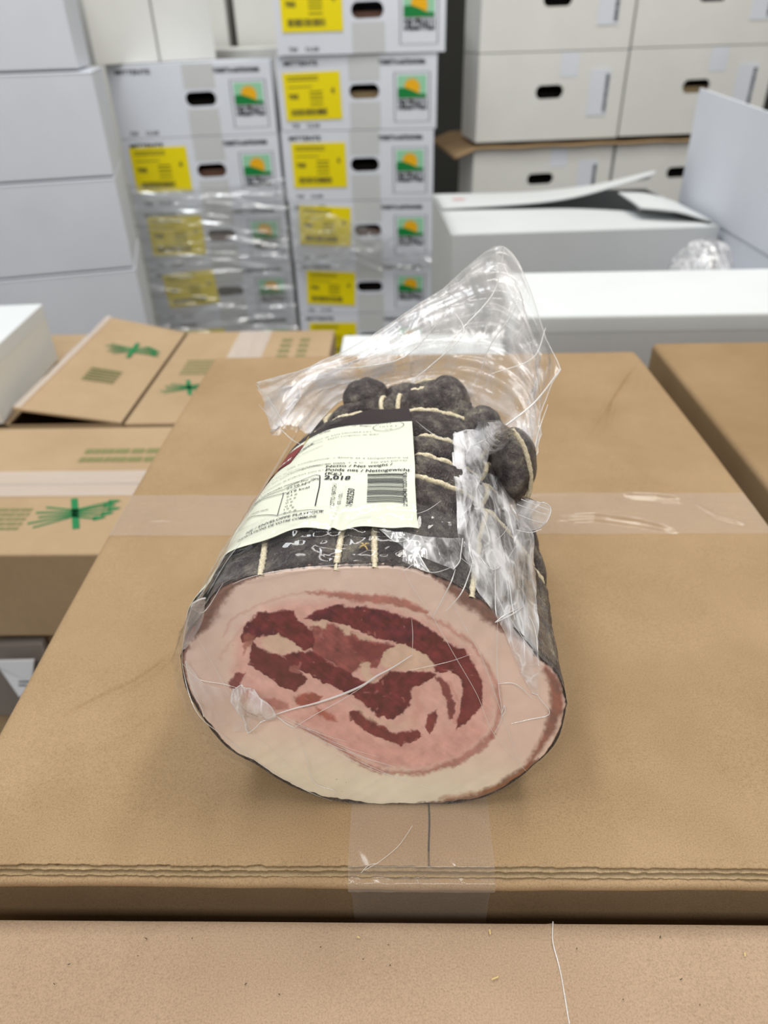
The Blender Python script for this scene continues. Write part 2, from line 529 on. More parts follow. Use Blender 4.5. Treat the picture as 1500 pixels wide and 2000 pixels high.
def top_h(X, Y):
    X = np.asarray(X, float); Y = np.asarray(Y, float)
    h = 0.0011 * fbm(X * 9, Y * 9, 0, 3, 11)
    for pts, a, w, s in C1:
        d, t = seg_dist(X, Y, pts)
        h = h + s * a * np.exp(-(d / w) ** 2) * np.clip(np.minimum(t, 1 - t) * 5 + 0.12, 0, 1)
    # keep it flat where the meat stands
    k = np.exp(-((X - 0.0) / 0.06) ** 4 - ((Y - 0.26) / 0.09) ** 4)
    return h * (1 - k) * (0.05 + 0.95 * sm(0.172, 0.205, Y))


XL, XR, YF, YB = -0.215, 0.263, 0.166, 0.755
XS = float(Pz(840, 1690, ZT)[0])
carton = empty('carton', (0.024, 0.45, 0.0), 'large plain brown cardboard box under the rolled meat, taped across its top', 'box')


def edge_x(y, side):        # sides bulge slightly
    t = (y - YF) / (YB - YF)
    b = 0.004 * math.sin(math.pi * t)
    return (XL - b) if side < 0 else (XR + b)


def flap_panel(name, side, ny=640, nx=380):
    ys = np.linspace(YF, YB, ny)
    P = np.zeros((nx, ny, 3))
    for j, y in enumerate(ys):
        xo = edge_x(y, side); xi = XS + (0.0004 if side > 0 else -0.0004)
        xi += 0.0005 * math.sin(y * 140)
        xs = np.linspace(min(xi, xo), max(xi, xo), nx)
        P[:, j, 0] = xs; P[:, j, 1] = y
    j0 = 0.0004 * fbm(P[:, 0, 0] * 600, P[:, 0, 0] * 0, 0, 3, 5) + 0.0004 * sm(0.05, 0.12, fbm(P[:, 0, 0] * 45, P[:, 0, 0] * 0, 0, 2, 6))   # torn front edge
    P[:, 0, 1] += j0
    P[:, :, 2] = ZT + top_h(P[:, :, 0], P[:, :, 1])
    # rounded outer edge and small roll at the seam
    d = np.abs(P[:, :, 0] - np.array([edge_x(y, side) for y in ys])[None, :])
    P[:, :, 2] -= 0.004 * np.exp(-d / 0.0025)
    P[:, :, 2] = np.where(P[:, :, 1] < YF + 0.003, P[:, :, 2] - 0.0004, P[:, :, 2])
    o = grid(name, P, M['kraft'], carton)
    sd = o.modifiers.new('t', 'SOLIDIFY'); sd.thickness = 0.0006; sd.offset = -1
    return o


flap_panel('top_flap', -1); flap_panel('top_flap', 1)
# carton walls
Rx = float(Py(0, 1730, 0.157)[2])
WALLZ = 0.8405


def walls():
    bm = bmesh.new()
    out = [(XL + 0.001, YF + 0.012), (XR - 0.001, YF + 0.012), (XR - 0.001, YB), (XL + 0.001, YB)]
    lo = [bm.verts.new((x, y, 0.0)) for x, y in out]; hi = [bm.verts.new((x, y, ZT - 0.0075)) for x, y in out]
    for k in range(4): bm.faces.new((lo[k], lo[(k + 1) % 4], hi[(k + 1) % 4], hi[k]))
    bm.faces.new(hi); bm.faces.new(lo[::-1])
    me = bpy.data.meshes.new('body'); bm.to_mesh(me); bm.free()
    return link('body', me, M['kraft'], carton)


walls()
# folded rim in front: rounded ledge then the front panel, spanning the width
nx = 260
xs = np.linspace(XL - 0.006, XR + 0.006, nx)
prof = [(0.1745, ZT - 0.0050), (0.1690, ZT - 0.0050), (0.1645, ZT - 0.0048)]
for k in range(13):
    a = math.pi * k / 12
    prof.append((0.1625 - 0.0024 * math.sin(a), ZT - 0.0074 + 0.0026 * math.cos(a)))
prof += [(0.1700, ZT - 0.0105), (0.1740, ZT - 0.013), (0.1745, ZT - 0.03), (0.1745, 0.0)]
P = np.zeros((nx, len(prof), 3))
for i, x in enumerate(xs):
    w = 0.0007 * float(fbm(x * 14, 0, 0, 3, 21)); w2 = 0.0005 * float(fbm(x * 60, 3, 0, 2, 22))
    for j, (y, z) in enumerate(prof):
        k = 1.0 if j > 2 else 0.4
        P[i, j] = (x, y + w * k, z + w2 * (1 if j < 14 else 0))
grid('front_panel', P[::-1].copy(), M['kraft'], carton)


# torn corrugated edge: liners and crushed flutes
def ribbon(bmv, z_of, x0, x1, n, depth, th, yj):
    xs = np.linspace(x0, x1, n)
    V = []
    for x in xs:
        z = z_of(x); y = YF + yj(x)
        V += [(x, y, z - th / 2), (x, y, z + th / 2), (x, y + depth, z + th / 2), (x, y + depth, z - th / 2)]
    b = len(bmv[0]); bmv[0].extend(V)
    for i in range(n - 1):
        k = b + 4 * i
        bmv[1].append((k, k + 4, k + 5, k + 1)); bmv[1].append((k + 1, k + 5, k + 6, k + 2)); bmv[1].append((k + 3, k + 2, k + 6, k + 7)); bmv[1].append((k, k + 3, k + 7, k + 4))


for nm, zc, th, sd in (('liner', ZT - 0.0021, 0.00035, 31), ('liner', ZT - 0.0040, 0.00045, 33)):
    buf = ([], [])
    ribbon(buf, lambda x: zc + 0.00016 * float(fbm(x * 40, sd, 0, 3, sd)), XL, XR, 900, 0.008, th,
           lambda x: (-0.0012 if sd == 31 else -0.0027) + 0.0005 * float(fbm(x * 420, sd, 0, 4, sd)))
    raw(nm, buf[0], buf[1], M['raw_edge'], carton)
for zc, sd in ((ZT - 0.0012, 41), (ZT - 0.0030, 43)):
    buf = ([], [])
    ribbon(buf, lambda x: zc + 0.0006 * math.sin(x * 900 + 2 * float(fbm(x * 30, 1, 0, 2, sd))) * (0.4 + 0.6 * abs(float(fbm(x * 22, sd, 0, 2, sd)))), XL, XR, 1500, 0.006, 0.0003,
           lambda x: 0.0016 + 0.0016 * float(fbm(x * 200, sd, 0, 3, sd)))
    raw('flute', buf[0], buf[1], M['inside'], carton)


def surf_tape(name, quad, m, off=0.0003, nu=120, nv=60, wr=0.0004, parent=carton, seed=3, sc=(60, 60), hf=top_h, z=ZT):
    """tape lying on the carton top; quad: 4 xy corners"""
    q = [np.array(p[:2], float) for p in quad]
    u = np.linspace(0, 1, nu)[:, None, None]; v = np.linspace(0, 1, nv)[None, :, None]
    P2 = (1 - u) * (1 - v) * q[0] + u * (1 - v) * q[1] + u * v * q[2] + (1 - u) * v * q[3]
    X, Y = P2[..., 0], P2[..., 1]
    Z = z + (hf(X, Y) if hf else 0) + off + wr * np.maximum(0, ridged(X * sc[0], Y * sc[1], 0, 3, seed))
    return grid(name, np.stack([X, Y, Z], -1), m, parent)


surf_tape('cross_tape', [(XL - 0.001, 0.411), (XR, 0.409), (XR, 0.462), (XL - 0.001, 0.466)], M['tape'], wr=0.0007, nu=400, nv=90, sc=(14, 90))
# front closing tape: goes over the top, the torn edge and down the panel
q0 = Pz(692, 1575, ZT); q1 = Pz(948, 1575, ZT)
tp = [(0.215, ZT + 0.0005), (0.195, ZT + 0.0005), (0.178, ZT + 0.0005), (0.168, ZT + 0.0004), (0.1652, ZT - 0.0006), (0.1640, ZT - 0.0038), (0.1625, ZT - 0.0046),
      (0.1610, ZT - 0.0048), (0.1594, ZT - 0.0066), (0.1594, ZT - 0.009), (0.161, ZT - 0.012), (0.1645, ZT - 0.018), (0.169, ZT - 0.032), (0.171, ZT - 0.07)]
tp = catmull([np.array([0, a, b]) for a, b in tp], 6)
xa, xb = float(Pz(683, 1640, ZT)[0]), float(Pz(960, 1640, ZT)[0])
us = np.linspace(0, 1, 110)
P = np.zeros((110, len(tp), 3))
for i, u in enumerate(us):
    for j, t in enumerate(tp):
        P[i, j] = (xa + (xb - xa) * u, t[1], t[2])
wv = 0.0006 * np.maximum(0, ridged(P[..., 0] * 70 + P[..., 1] * 50, P[..., 1] * 40 - P[..., 2] * 60, 0, 3, 55))
P[..., 2] += wv; P[..., 1] -= wv
P[..., 2] += np.where(P[..., 1] > 0.172, top_h(P[..., 0], P[..., 1]), 0)
grid('front_tape', P, M['tape'], carton)
# creases pressed in the tape
for l in ([(712, 1700), (745, 1680), (780, 1650), (806, 1612)], [(705, 1705), (720, 1690), (738, 1686)]):
    if l[0][1] < 1745:
        pts = [Pz(x, y, ZT + 0.0012) for x, y in l]
        tube('tape_crease', catmull(pts, 8), 0.00010, M['film_ridge'], carton, 5)

# ---------------------------------------------------------------- near carton (bottom of the photo)
ZN = float(Py(400, 1797, 0.1545)[2])
near = empty('carton', (0, -0.05, 0), 'plain brown cardboard box in front of the meat box, at the bottom of the photo', 'box')
nx, ny = 260, 160
X, Y = np.meshgrid(np.linspace(-0.30, 0.30, nx), np.linspace(-0.22, 0.1545, ny), indexing='ij')
Z = ZN + 0.0005 * fbm(X * 8, Y * 8, 0, 3, 61)
ridge = [(1080, 1797), (1080, 1840), (1095, 1900), (1112, 2000)]
d, _t = seg_dist(X, Y, [Pz(x, y, ZN)[:2] for x, y in ridge]); Z += 0.0009 * np.exp(-(d / 0.0008) ** 2)
d, _t = seg_dist(X, Y, [Pz(x, y, ZN)[:2] for x, y in [(305, 1830), (270, 2000), (255, 2100)]]); Z += 0.0012 * np.exp(-(d / 0.002) ** 2)
d, _t = seg_dist(X, Y, [Pz(x, y, ZN)[:2] for x, y in [(1240, 1850), (1275, 2000)]]); Z += 0.0005 * np.exp(-(d / 0.003) ** 2)
Z -= 0.0012 * np.exp(-(0.1545 - Y) / 0.0012)
grid('top_flap', np.stack([X, Y, Z], -1), M['kraft_pink'], near)
boxm('body', -0.30, 0.30, -0.22, 0.1540, 0, ZN - 0.0035, M['kraft_pink'], near)
rp = [Pz(x, y, ZN + 0.0010) for x, y in [(1080, 1800), (1080, 1840), (1095, 1900), (1112, 2000)]]
tube('adhesive_thread', catmull(rp, 12), 0.0003, M['film_ridge'], near, 6)
fx = Flat(lambda u, v: Pz(u, v, ZN + 0.0008))
r_ = random.Random(4)
for _ in range(16):
    x = r_.uniform(40, 1460); y = r_.uniform(1815, 1985); a = r_.uniform(0, 3.14); L = r_.uniform(1, 3)
    fx.line([(x - L * math.cos(a), y - L * math.sin(a)), (x + L * math.cos(a), y + L * math.sin(a))], 1.6)
tag(fx.build('paper_specks', M['seam'], near), kind='stuff')
fx = Flat(lambda u, v: Pz(u, v, ZN + 0.0011))
for x, y, a, L in ((967, 1910, -0.4, 7), (957, 1820, 1.4, 5), (1455, 1864, 1.5, 4), (700, 1830, .5, 3)):
    fx.line([(x - L * math.cos(a), y - L * math.sin(a)), (x + L * math.cos(a), y + L * math.sin(a))], 3)
tag(fx.build('straw_specks', M['straw'], near), kind='stuff')

# ---------------------------------------------------------------- right kraft carton
rc = empty('carton', (0.5, 0.5, 0), 'plain brown cardboard box to the right of the meat box, across a dark gap', 'box')
RXL = 0.2875
boxm('body', RXL, 0.80, 0.20, 0.783, 0, ZT, M['kraft_right'], rc, bev=0.006)
surf_tape('cross_tape', [(RXL + 0.004, 0.395), (0.6, 0.395), (0.6, 0.475), (RXL + 0.004, 0.475)], M['tape'], z=ZT, hf=None, off=0.0005, parent=rc, nu=60, nv=30)

# ---------------------------------------------------------------- left kraft cartons
ZL = 0.74


def asparagus(mpf, name, c, ang, size, parent, flip=1):
    """green bundle of asparagus tied with a band, in the (u, v) metre frame"""
    fl = Flat(mpf)
    ca, sa = math.cos(ang), math.sin(ang)
    T = lambda x, y: (c[0] + size * (x * ca - y * sa), c[1] + size * (x * sa + y * ca) * flip)
    for k, (dy, L0, L1) in enumerate(((-0.17, -0.52, 0.40), (-0.09, -0.62, 0.50), (0.0, -0.50, 0.58), (0.09, -0.56, 0.50), (0.17, -0.44, 0.56))):
        w = 0.020
        fl.poly([T(L0, dy * 1.5 - w), T(0, dy * 0.5 - w), T(0, dy * 0.5 + w), T(L0, dy * 1.5 + w)])
        fl.poly([T(0, dy * 0.5 - w), T(L1 - 0.08, dy * 1.2 - w), T(L1 - 0.08, dy * 1.2 + w), T(0, dy * 0.5 + w)])
        fl.poly([T(L1 - 0.10, dy * 1.2 - 0.055), T(L1 + 0.03, dy * 1.2 - 0.03), T(L1 + 0.08, dy * 1.2), T(L1 + 0.03, dy * 1.2 + 0.03), T(L1 - 0.10, dy * 1.2 + 0.055)])
    fl.poly([T(0.05, -0.42), T(0.15, -0.42), T(-0.02, 0.42), T(-0.12, 0.42)])
    return fl.build(name, M['green_ink'], parent)


def rows(mpf, name, u0, u1, v0, v1, n, m, parent, seed=1, slant=0.0):
    """a block of small unreadable print: n lines of word-like dashes"""
    fl = Flat(mpf); r = random.Random(seed)
    h = (v1 - v0) / n
    for k in range(n):
        u = u0
        while u < u1:
            w = min(r.uniform(0.05, 0.16) * (u1 - u0), u1 - u)
            fl.rect(u, v0 + k * h, u + w * 0.86, v0 + k * h + h * 0.55); u += w
    return fl.build(name, m, parent)


lc = empty('carton', (-0.42, 0.67, 0.63), 'brown asparagus box left of the meat box, shiny tape along its middle', 'box')
boxm('body', -0.66, -0.2375, 0.534, 0.802, 0.63, ZL, M['kraft_left'], lc, bev=0.003)
mz = lambda z: (lambda u, v: (u, v, z + 0.0006))
fl = Flat(mz(ZL + 0.0001)); fl.line([(-0.66, 0.662), (-0.24, 0.662)], 0.0012); fl.build('seam', M['seam'], lc)
surf_tape('centre_tape', [(-0.66, 0.636), (-0.2385, 0.636), (-0.2385, 0.690), (-0.66, 0.690)], M['tape_white'], z=ZL, hf=None, off=0.0009, wr=0.001, parent=lc, nu=90, nv=40, sc=(6, 80))
a0 = Pz(145, 1003, ZL)
asparagus(mz(ZL), 'asparagus_print', (a0[0], a0[1]), 0.20, 0.072, lc)
b0 = Pz(50, 1000, ZL); rows(mz(ZL), 'green_print', -0.47, float(Pz(70, 990, ZL)[0]), 0.575, 0.618, 5, M['olive_ink'], lc, 2)
rows(mz(ZL), 'green_print', -0.395, float(Pz(100, 905, ZL)[0]) + 0.02, 0.712, 0.752, 2, M['olive_ink'], lc, 3)
c0 = Pz(130, 905, ZL); rows(mz(ZL), 'green_print', float(Pz(150, 905, ZL)[0]), -0.255, 0.712, 0.752, 2, M['olive_ink'], lc, 4)

# lower carton, its front carries a grey printed sheet
lw = empty('carton', (-0.45, 0.7, 0), 'dark brown cardboard box low in the left gap, under the asparagus-printed box', 'box')
boxm('body', -0.70, -0.2375, 0.545, 0.802, 0, 0.6285, M['kraft_left'], lw, bev=0.003)
sh = empty('wrapped_packet', tuple(Py(30, 1400, 0.535)), 'grey film-wrapped packet with pale label leaning low in the left gap', 'packet')
q = [Py(-60, 1262, 0.530), Py(82, 1256, 0.530), Py(92, 1290, 0.52), Py(50, 1400, 0.50), Py(-60, 1400, 0.50)]
M['greyfilm'] = plain('grey_film', (112, 104, 98), 0.3)
prism('packet_body', q, (0, 0.012, 0), M['greyfilm'], sh, bev=0.003)
q = [Py(-20, 1293, 0.512), Py(66, 1291, 0.512), Py(62, 1335, 0.502), Py(38, 1362, 0.495), Py(-5, 1300, 0.512)]
prism('pale_label', q, (0, 0.003, 0), plain('pale_label', (196, 198, 204), 0.4), sh)
fl = Flat(lambda u, v: Py(u, v, 0.492))
fl.rect(36, 1330, 58, 1333); fl.rect(36, 1337, 52, 1340)
fl.build('label_print', M['ink'], sh)

# box X with raised right flap, box Y beside it
bx = empty('carton', (-0.5, 0.98, 0.45), 'brown asparagus box at far left with one printed top flap standing half open', 'box')
HX = -0.3655
body = bmesh.new()
for f in [((-0.66, .812), (-0.3655, .812)), ((-0.3655, .812), (-0.3655, 1.145)), ((-0.3655, 1.145), (-0.66, 1.145)), ((-0.66, 1.145), (-0.66, .812))]:
    (x0, y0), (x1, y1) = f
    body.faces.new([body.verts.new(p) for p in ((x0, y0, 0.45), (x1, y1, 0.45), (x1, y1, ZL), (x0, y0, ZL))])
body.faces.new([body.verts.new(p) for p in ((-0.66, .812, .452), (-.3655, .812, .452), (-.3655, 1.145, .452), (-.66, 1.145, .452))])
me = bpy.data.meshes.new('body'); body.to_mesh(me); body.free(); link('body', me, M['kraft_left'], bx)
boxm('top_flap', -0.66, -0.515, 0.812, 1.145, ZL - 0.003, ZL, M['kraft_left'], bx)
# raised flap
A = np.array([HX, .812, ZL + 0.001]); B = np.array([HX, 1.145, ZL + 0.001])
Cc = np.array([-0.498, 1.158, ZL + 0.026]); D = np.array([-0.503, 0.815, ZL + 0.022])


def bil(A, B, Cc, D, lift):
    n = np.cross(B - A, D - A); n = n / np.linalg.norm(n)
    if n[2] < 0: n = -n
    return lambda u, v: tuple((1 - u) * (1 - v) * A + u * (1 - v) * B + u * v * Cc + (1 - u) * v * D + n * lift)


fm = bil(A, B, Cc, D, 0.0)
prism('raised_flap', [A, B, Cc, D], (0, 0, -0.003), M['kraft_left'], bx)
fm = bil(A, B, Cc, D, 0.0009)
fm2 = lambda u, v: fm(v, u)                     # u across the flap from hinge, v along depth
asparagus(lambda u, v: fm(v / 0.333, u / 0.135), 'asparagus_print', (0.056, 0.225), 2.9, 0.065, bx)
rows(lambda u, v: fm(v / 0.333, u / 0.135), 'green_print', 0.045, 0.090, 0.105, 0.150, 5, M['olive_ink'], bx, 6)
tp_ = []
P = np.zeros((80, 14, 3))
for i in range(80):
    for j in range(14):
        v = i / 79
        e = np.array(fm(v, 1.0 - 0.10 * (1 - j / 13)))if j < 13 else None
        k = j / 13
        base = np.array(fm(v, 0.93 + 0.07 * min(1, k * 2)))
        if k > 0.5: base = base + np.array([-(k - 0.5) * 0.03, 0, -(k - 0.5) * 0.036])
        P[i, j] = base + np.array([0, 0, 0.0008])
P[..., 2] += 0.001 * ridged(P[..., 0] * 60, P[..., 1] * 25, 0, 2, 9)
grid('flap_tape', P, M['tape_white'], bx)
rows(mz(ZL), 'green_print', -0.64, -0.56, 0.90, 0.98, 4, M['olive_ink'], bx, 7)
rows(mz(ZL), 'green_print', -0.64, -0.56, 1.02, 1.09, 3, M['olive_ink'], bx, 8)

by = empty('carton', (-0.24, 0.98, 0.45), 'brown asparagus box with closed taped top, right of the half-open asparagus box', 'box')
boxm('body', -0.3625, -0.113, 0.812, 1.150, 0.45, ZL, M['kraft_left'], by, bev=0.003)
a0 = Pz(368, 757, ZL); asparagus(mz(ZL), 'asparagus_print', (a0[0], a0[1]), 0.1, 0.062, by)
a0 = Pz(390, 716, ZL); rows(mz(ZL), 'green_print', a0[0] - 0.024, a0[0] + 0.024, a0[1] - 0.03, a0[1] + 0.03, 5, M['olive_ink'], by, 9)
surf_tape('centre_tape', [(-0.272, 0.815), (-0.218, 0.815), (-0.218, 1.147), (-0.272, 1.147)], M['tape_white'], z=ZL, hf=None, off=0.0009, wr=0.0008, parent=by, nu=30, nv=80, sc=(80, 8))
rows(mz(ZL), 'green_print', -0.196, -0.178, 0.98, 1.12, 6, M['olive_ink'], by, 10)
rows(mz(ZL), 'green_print', -0.166, -0.150, 0.98, 1.12, 6, M['olive_ink'], by, 11)
# what they stand on
st = empty('carton', (-0.4, 0.98, 0), 'brown cardboard box hidden underneath the two rear asparagus boxes', 'box')
boxm('body', -0.67, -0.113, 0.813, 1.15, 0, 0.4485, M['kraft_left'], st)

# small white box standing on the left boxes
wb = empty('white_box', (-0.64, 0.98, ZL), 'small white box resting on the brown boxes at the left edge of the photo', 'box')
p1 = Pz(82, 593, 0.83); p2 = Pz(0, 668, 0.83)
dirv = (p2 - p1); dirv /= np.linalg.norm(dirv); nrm = np.array([dirv[1], -dirv[0], 0])
if nrm[0] > 0: nrm = -nrm
pa = p1 + dirv * 0.22; pb = p1
poly = [pa + [0, 0, 0], pb, pb + nrm * 0.30, pa + nrm * 0.30]
poly = [(x, y, ZL + 0.0015) for x, y, z in poly]
prism('body', poly, (0, 0, 0.83 - ZL - 0.008), M['white2'], wb, bev=0.002)
cc = sum(np.array(p) for p in poly) / 4
lid = [tuple(cc + (np.array(p) - cc) * 1.002) for p in poly]
lid = [(x, y, 0.808) for x, y, z in lid]
prism('lid', lid, (0, 0, 0.022), M['white3'], wb, bev=0.002)

# ---------------------------------------------------------------- plain white boxes, left stack
yawL = math.radians(16.0)
piv = (-0.600, 1.600)
GW = 'plain white boxes stacked at the left'
lw_rows = [(1.1075, 1.300, 'top'), (0.918, 1.105, 'second'), (0.731, 0.9155, 'third'), (0.545, 0.7285, 'fourth'), (0.36, 0.5425, 'fifth')]
offs = [-0.022, 0.0, 0.0, 0.002, 0.0]
LBL = ['plain white box at the upper left corner, topmost in the left stack', 'plain white box second from the top in the left stack',
       'plain white box third from the top in the left stack', 'plain white box fourth from the top in the left stack',
       'plain white box lowest in the left stack, behind the brown cartons']
for (z0, z1, nm), ox, lb in zip(lw_rows, offs, LBL):
    t = empty('white_box', (piv[0] - 0.2, piv[1] + 0.15, z0), lb, 'box', GW)
    boxm('body', piv[0] - 0.55 + ox, piv[0] + ox, piv[1], piv[1] + 0.30, z0, z1 - 0.004, M['white'], t, bev=0.003, yaw=yawL, piv=piv)
    boxm('lid', piv[0] - 0.5505 + ox, piv[0] + 0.0006 + ox, piv[1] - 0.0006, piv[1] + 0.3005, z1 - 0.006, z1 - 0.001, M['white'], t, bev=0.002, yaw=yawL, piv=piv)
t = empty('pallet', (-0.9, 1.8, 0), 'stand under the left stack of plain white boxes', 'pallet')
M['wood'] = plain('pallet_wood', (150, 120, 84), 0.8)
boxm('deck', -1.2, -0.62, 1.66, 1.86, 0.30, 0.3585, M['wood'], t)
for x in (-1.15, -0.9, -0.66): boxm('block', x - 0.04, x + 0.04, 1.68, 1.84, 0, 0.2985, M['wood'], t)


# white boxes at the top left, behind the corner box, standing on the sun-logo column
def quadbox(name, front, depth, z0, z1, m, label, cat, group=None, bev=0.002):
    t = empty(name, (float(front[0][0]), float(front[0][1]), z0), label, cat, group)
    (xa_, ya_), (xb_, yb_) = front
    n = np.array([-(yb_ - ya_), xb_ - xa_]); n = n / np.linalg.norm(n) * depth
    prism('body', [(xa_, ya_, z0), (xb_, yb_, z0), (xb_ + n[0], yb_ + n[1], z0), (xa_ + n[0], ya_ + n[1], z0)], (0, 0, z1 - z0 - 0.004), m, t, bev)
    prism('lid', [(xa_, ya_, z1 - 0.045), (xb_, yb_, z1 - 0.045), (xb_ + n[0], yb_ + n[1], z1 - 0.045), (xa_ + n[0], ya_ + n[1], z1 - 0.045)], (0, 0, 0.045), m, t, 0.004)
    return t


# ---------------------------------------------------------------- sun-logo cartons
def slot_box(name, loc, yaw, w, h, dep, label, group, hole_uv, hole_w, hole_h, m, cont='contents'):
    """open hand-hole in a real front panel; frame: u to the right, v up, from the left bottom corner at loc"""
    t = empty(name, loc, label, 'box', group)
    c, s = math.cos(yaw), math.sin(yaw)
    ex = np.array([c, s, 0]); ey = np.array([-s, c, 0]); ez = np.array([0, 0, 1.0]); o0 = np.array(loc, float)
    at_ = lambda u, v, d=0.0: tuple(o0 + ex * u + ez * v + ey * d)
    bm = bmesh.new()
    outer = [(0, 0), (w, 0), (w, h), (0, h)]
    ov = [bm.verts.new(at_(*p)) for p in outer]
    hv = []
    hu, hv_ = hole_uv; rr = hole_h / 2
    for k in range(20):
        a = 2 * math.pi * k / 20
        cx_ = hu + (hole_w / 2 - rr) * (1 if math.cos(a) >= 0 else -1)
        hv.append(bm.verts.new(at_(cx_ + rr * math.cos(a), hv_ + rr * math.sin(a))))
    ed = [bm.edges.new((ov[i], ov[(i + 1) % 4])) for i in range(4)] + [bm.edges.new((hv[i], hv[(i + 1) % 20])) for i in range(20)]
    bmesh.ops.triangle_fill(bm, use_beauty=True, edges=ed)
    hb = [bm.verts.new(v.co + Vector(ey) * 0.005) for v in hv]
    for i in range(20): bm.faces.new((hv[i], hv[(i + 1) % 20], hb[(i + 1) % 20], hb[i]))
    bk = [bm.verts.new(at_(*p, dep)) for p in outer]
    for i in range(4): bm.faces.new((ov[i], ov[(i + 1) % 4], bk[(i + 1) % 4], bk[i]))
    bm.faces.new(bk)
    me = bpy.data.meshes.new('body'); bm.to_mesh(me); bm.free(); link('body', me, m, t)
    # what shows inside: a goods block, near-black where hole shade is put into its colour
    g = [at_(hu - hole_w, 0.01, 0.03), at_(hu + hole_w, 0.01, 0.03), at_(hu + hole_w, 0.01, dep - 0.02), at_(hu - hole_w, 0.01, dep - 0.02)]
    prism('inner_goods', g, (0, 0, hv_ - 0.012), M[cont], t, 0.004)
    return t, at_


GS = 'white hand-hole cartons with sun logo'


def sun_carton(loc, yaw, w, h, label, yel, cont='contents', tall=True):
    t, at_ = slot_box('logo_carton', loc, yaw, w, h, 0.30, label, GS, (w * 0.545, h * 0.52), w * 0.19, h * 0.20, M['white'], cont)
    mf = lambda e: (lambda u, v: at_(u * w, v * h, -e))
    # carton tape strip over the hole column
    for v0, v1 in ((0.66, 0.995), (0.005, 0.38)):
        fl = Flat(mf(0.0004)); fl.poly([(0.45, v0), (0.645, v0), (0.645, v1), (0.45, v1)]); fl.build('paper_tape', M['tape_grey'], t)
    fl = Flat(mf(0.0008)); fl.line([(0.735, 0.10), (0.735, 0.76), (0.955, 0.76), (0.955, 0.10), (0.735, 0.10)], 0.006); fl.build('logo_frame', M['grey_ink'], t)
    fl = Flat(mf(0.0008)); fl.rect(0.755, 0.42, 0.935, 0.72); fl.build('logo_sky', M['mint'], t)
    fl = Flat(mf(0.0012))
    c = (0.845, 0.555)
    fl.poly([(c[0] + 0.048 * math.cos(2 * math.pi * k / 20), c[1] + 0.115 * math.sin(2 * math.pi * k / 20)) for k in range(20)])
    for k in range(12):
        a = 2 * math.pi * k / 12
        fl.line([(c[0] + 0.045 * math.cos(a), c[1] + 0.10 * math.sin(a)), (c[0] + 0.060 * math.cos(a), c[1] + 0.145 * math.sin(a))], 0.008)
    fl.build('logo_sun', M['sun'], t)
    fl = Flat(mf(0.0016)); fl.poly([(0.755, 0.42), (0.935, 0.42), (0.935, 0.47), (0.89, 0.475), (0.85, 0.52), (0.80, 0.56), (0.755, 0.55)]); fl.build('logo_hill', M['green'], t)
    fl = Flat(mf(0.0010))
    fl.text('DELIZIVALLI', (0.757, 0.275), (0.937, 0.275), 0.12, 0.05)
    fl.build('brand_print', M['ink'], t); fl = Flat(mf(0.0010))
    fl.text('TORRETTA-GASTRONOMIA', (0.64, 0.865), (0.93, 0.865), 0.06, 0.045)
    fl.build('header_print', M['ink'], t); fl = Flat(mf(0.0010))
    fl.text('MITTENTE', (0.05, 0.875), (0.26, 0.875), 0.06, 0.03)
    fl.build('header_print', M['ink'], t); fl = Flat(mf(0.0010))
    fl.text('720', (0.07, 0.05), (0.12, 0.05), 0.045, 0.02); fl.text('12.50', (0.17, 0.05), (0.25, 0.05), 0.045, 0.02)
    fl.build('weight_print', M['ink'], t)
    if yel:
        du, dv, rot = yel
        def ym(e):
            return lambda u, v: at_((0.04 + du + u * 0.36 * math.cos(rot) - v * 0.62 * math.sin(rot) * h / w) * w, (0.14 + dv + v * 0.64 + u * 0.36 * w / h * math.sin(rot)) * h, -e)
        y = raw('yellow_label', [ym(0.0016)(*p) for p in ((0, 0), (1, 0), (1, 1), (0, 1))] + [ym(0.0010)(*p) for p in ((0, 0), (1, 0), (1, 1), (0, 1))],
                [(0, 1, 2, 3), (4, 7, 6, 5), (0, 4, 5, 1), (1, 5, 6, 2), (2, 6, 7, 3), (3, 7, 4, 0)], M['yellow'], t)
        fl = Flat(ym(0.0022)); r = random.Random(int(loc[2] * 1000))
        u = 0.10
        while u < 0.72:
            ww = r.choice([0.008, 0.014, 0.022]); fl.rect(u, 0.10, u + ww, 0.24); u += ww + r.choice([0.008, 0.014])
        fl.build('barcode', M['ink'], y); fl = Flat(ym(0.0022))
        fl.text('7005', (0.08, 0.46), (0.25, 0.46), 0.10, 0.03)
        fl.text('4', (0.83, 0.55), (0.89, 0.55), 0.12, 0.03)
        for v in (0.84, 0.90): fl.rect(0.08, v, 0.62, v + 0.018)
        fl.rect(0.08, 0.70, 0.5, 0.715); fl.build('label_print', M['ink'], y)
        fl = Flat(ym(0.0020))
        for v in (0.32, 0.42, 0.50, 0.58): fl.rect(0.45, v, 0.68, v + 0.03)
        fl.build('fine_print', M['yellow_ink'], y)
    return t


zs = [1.111, 0.9475, 0.779, 0.619, 0.4695, 0.315]
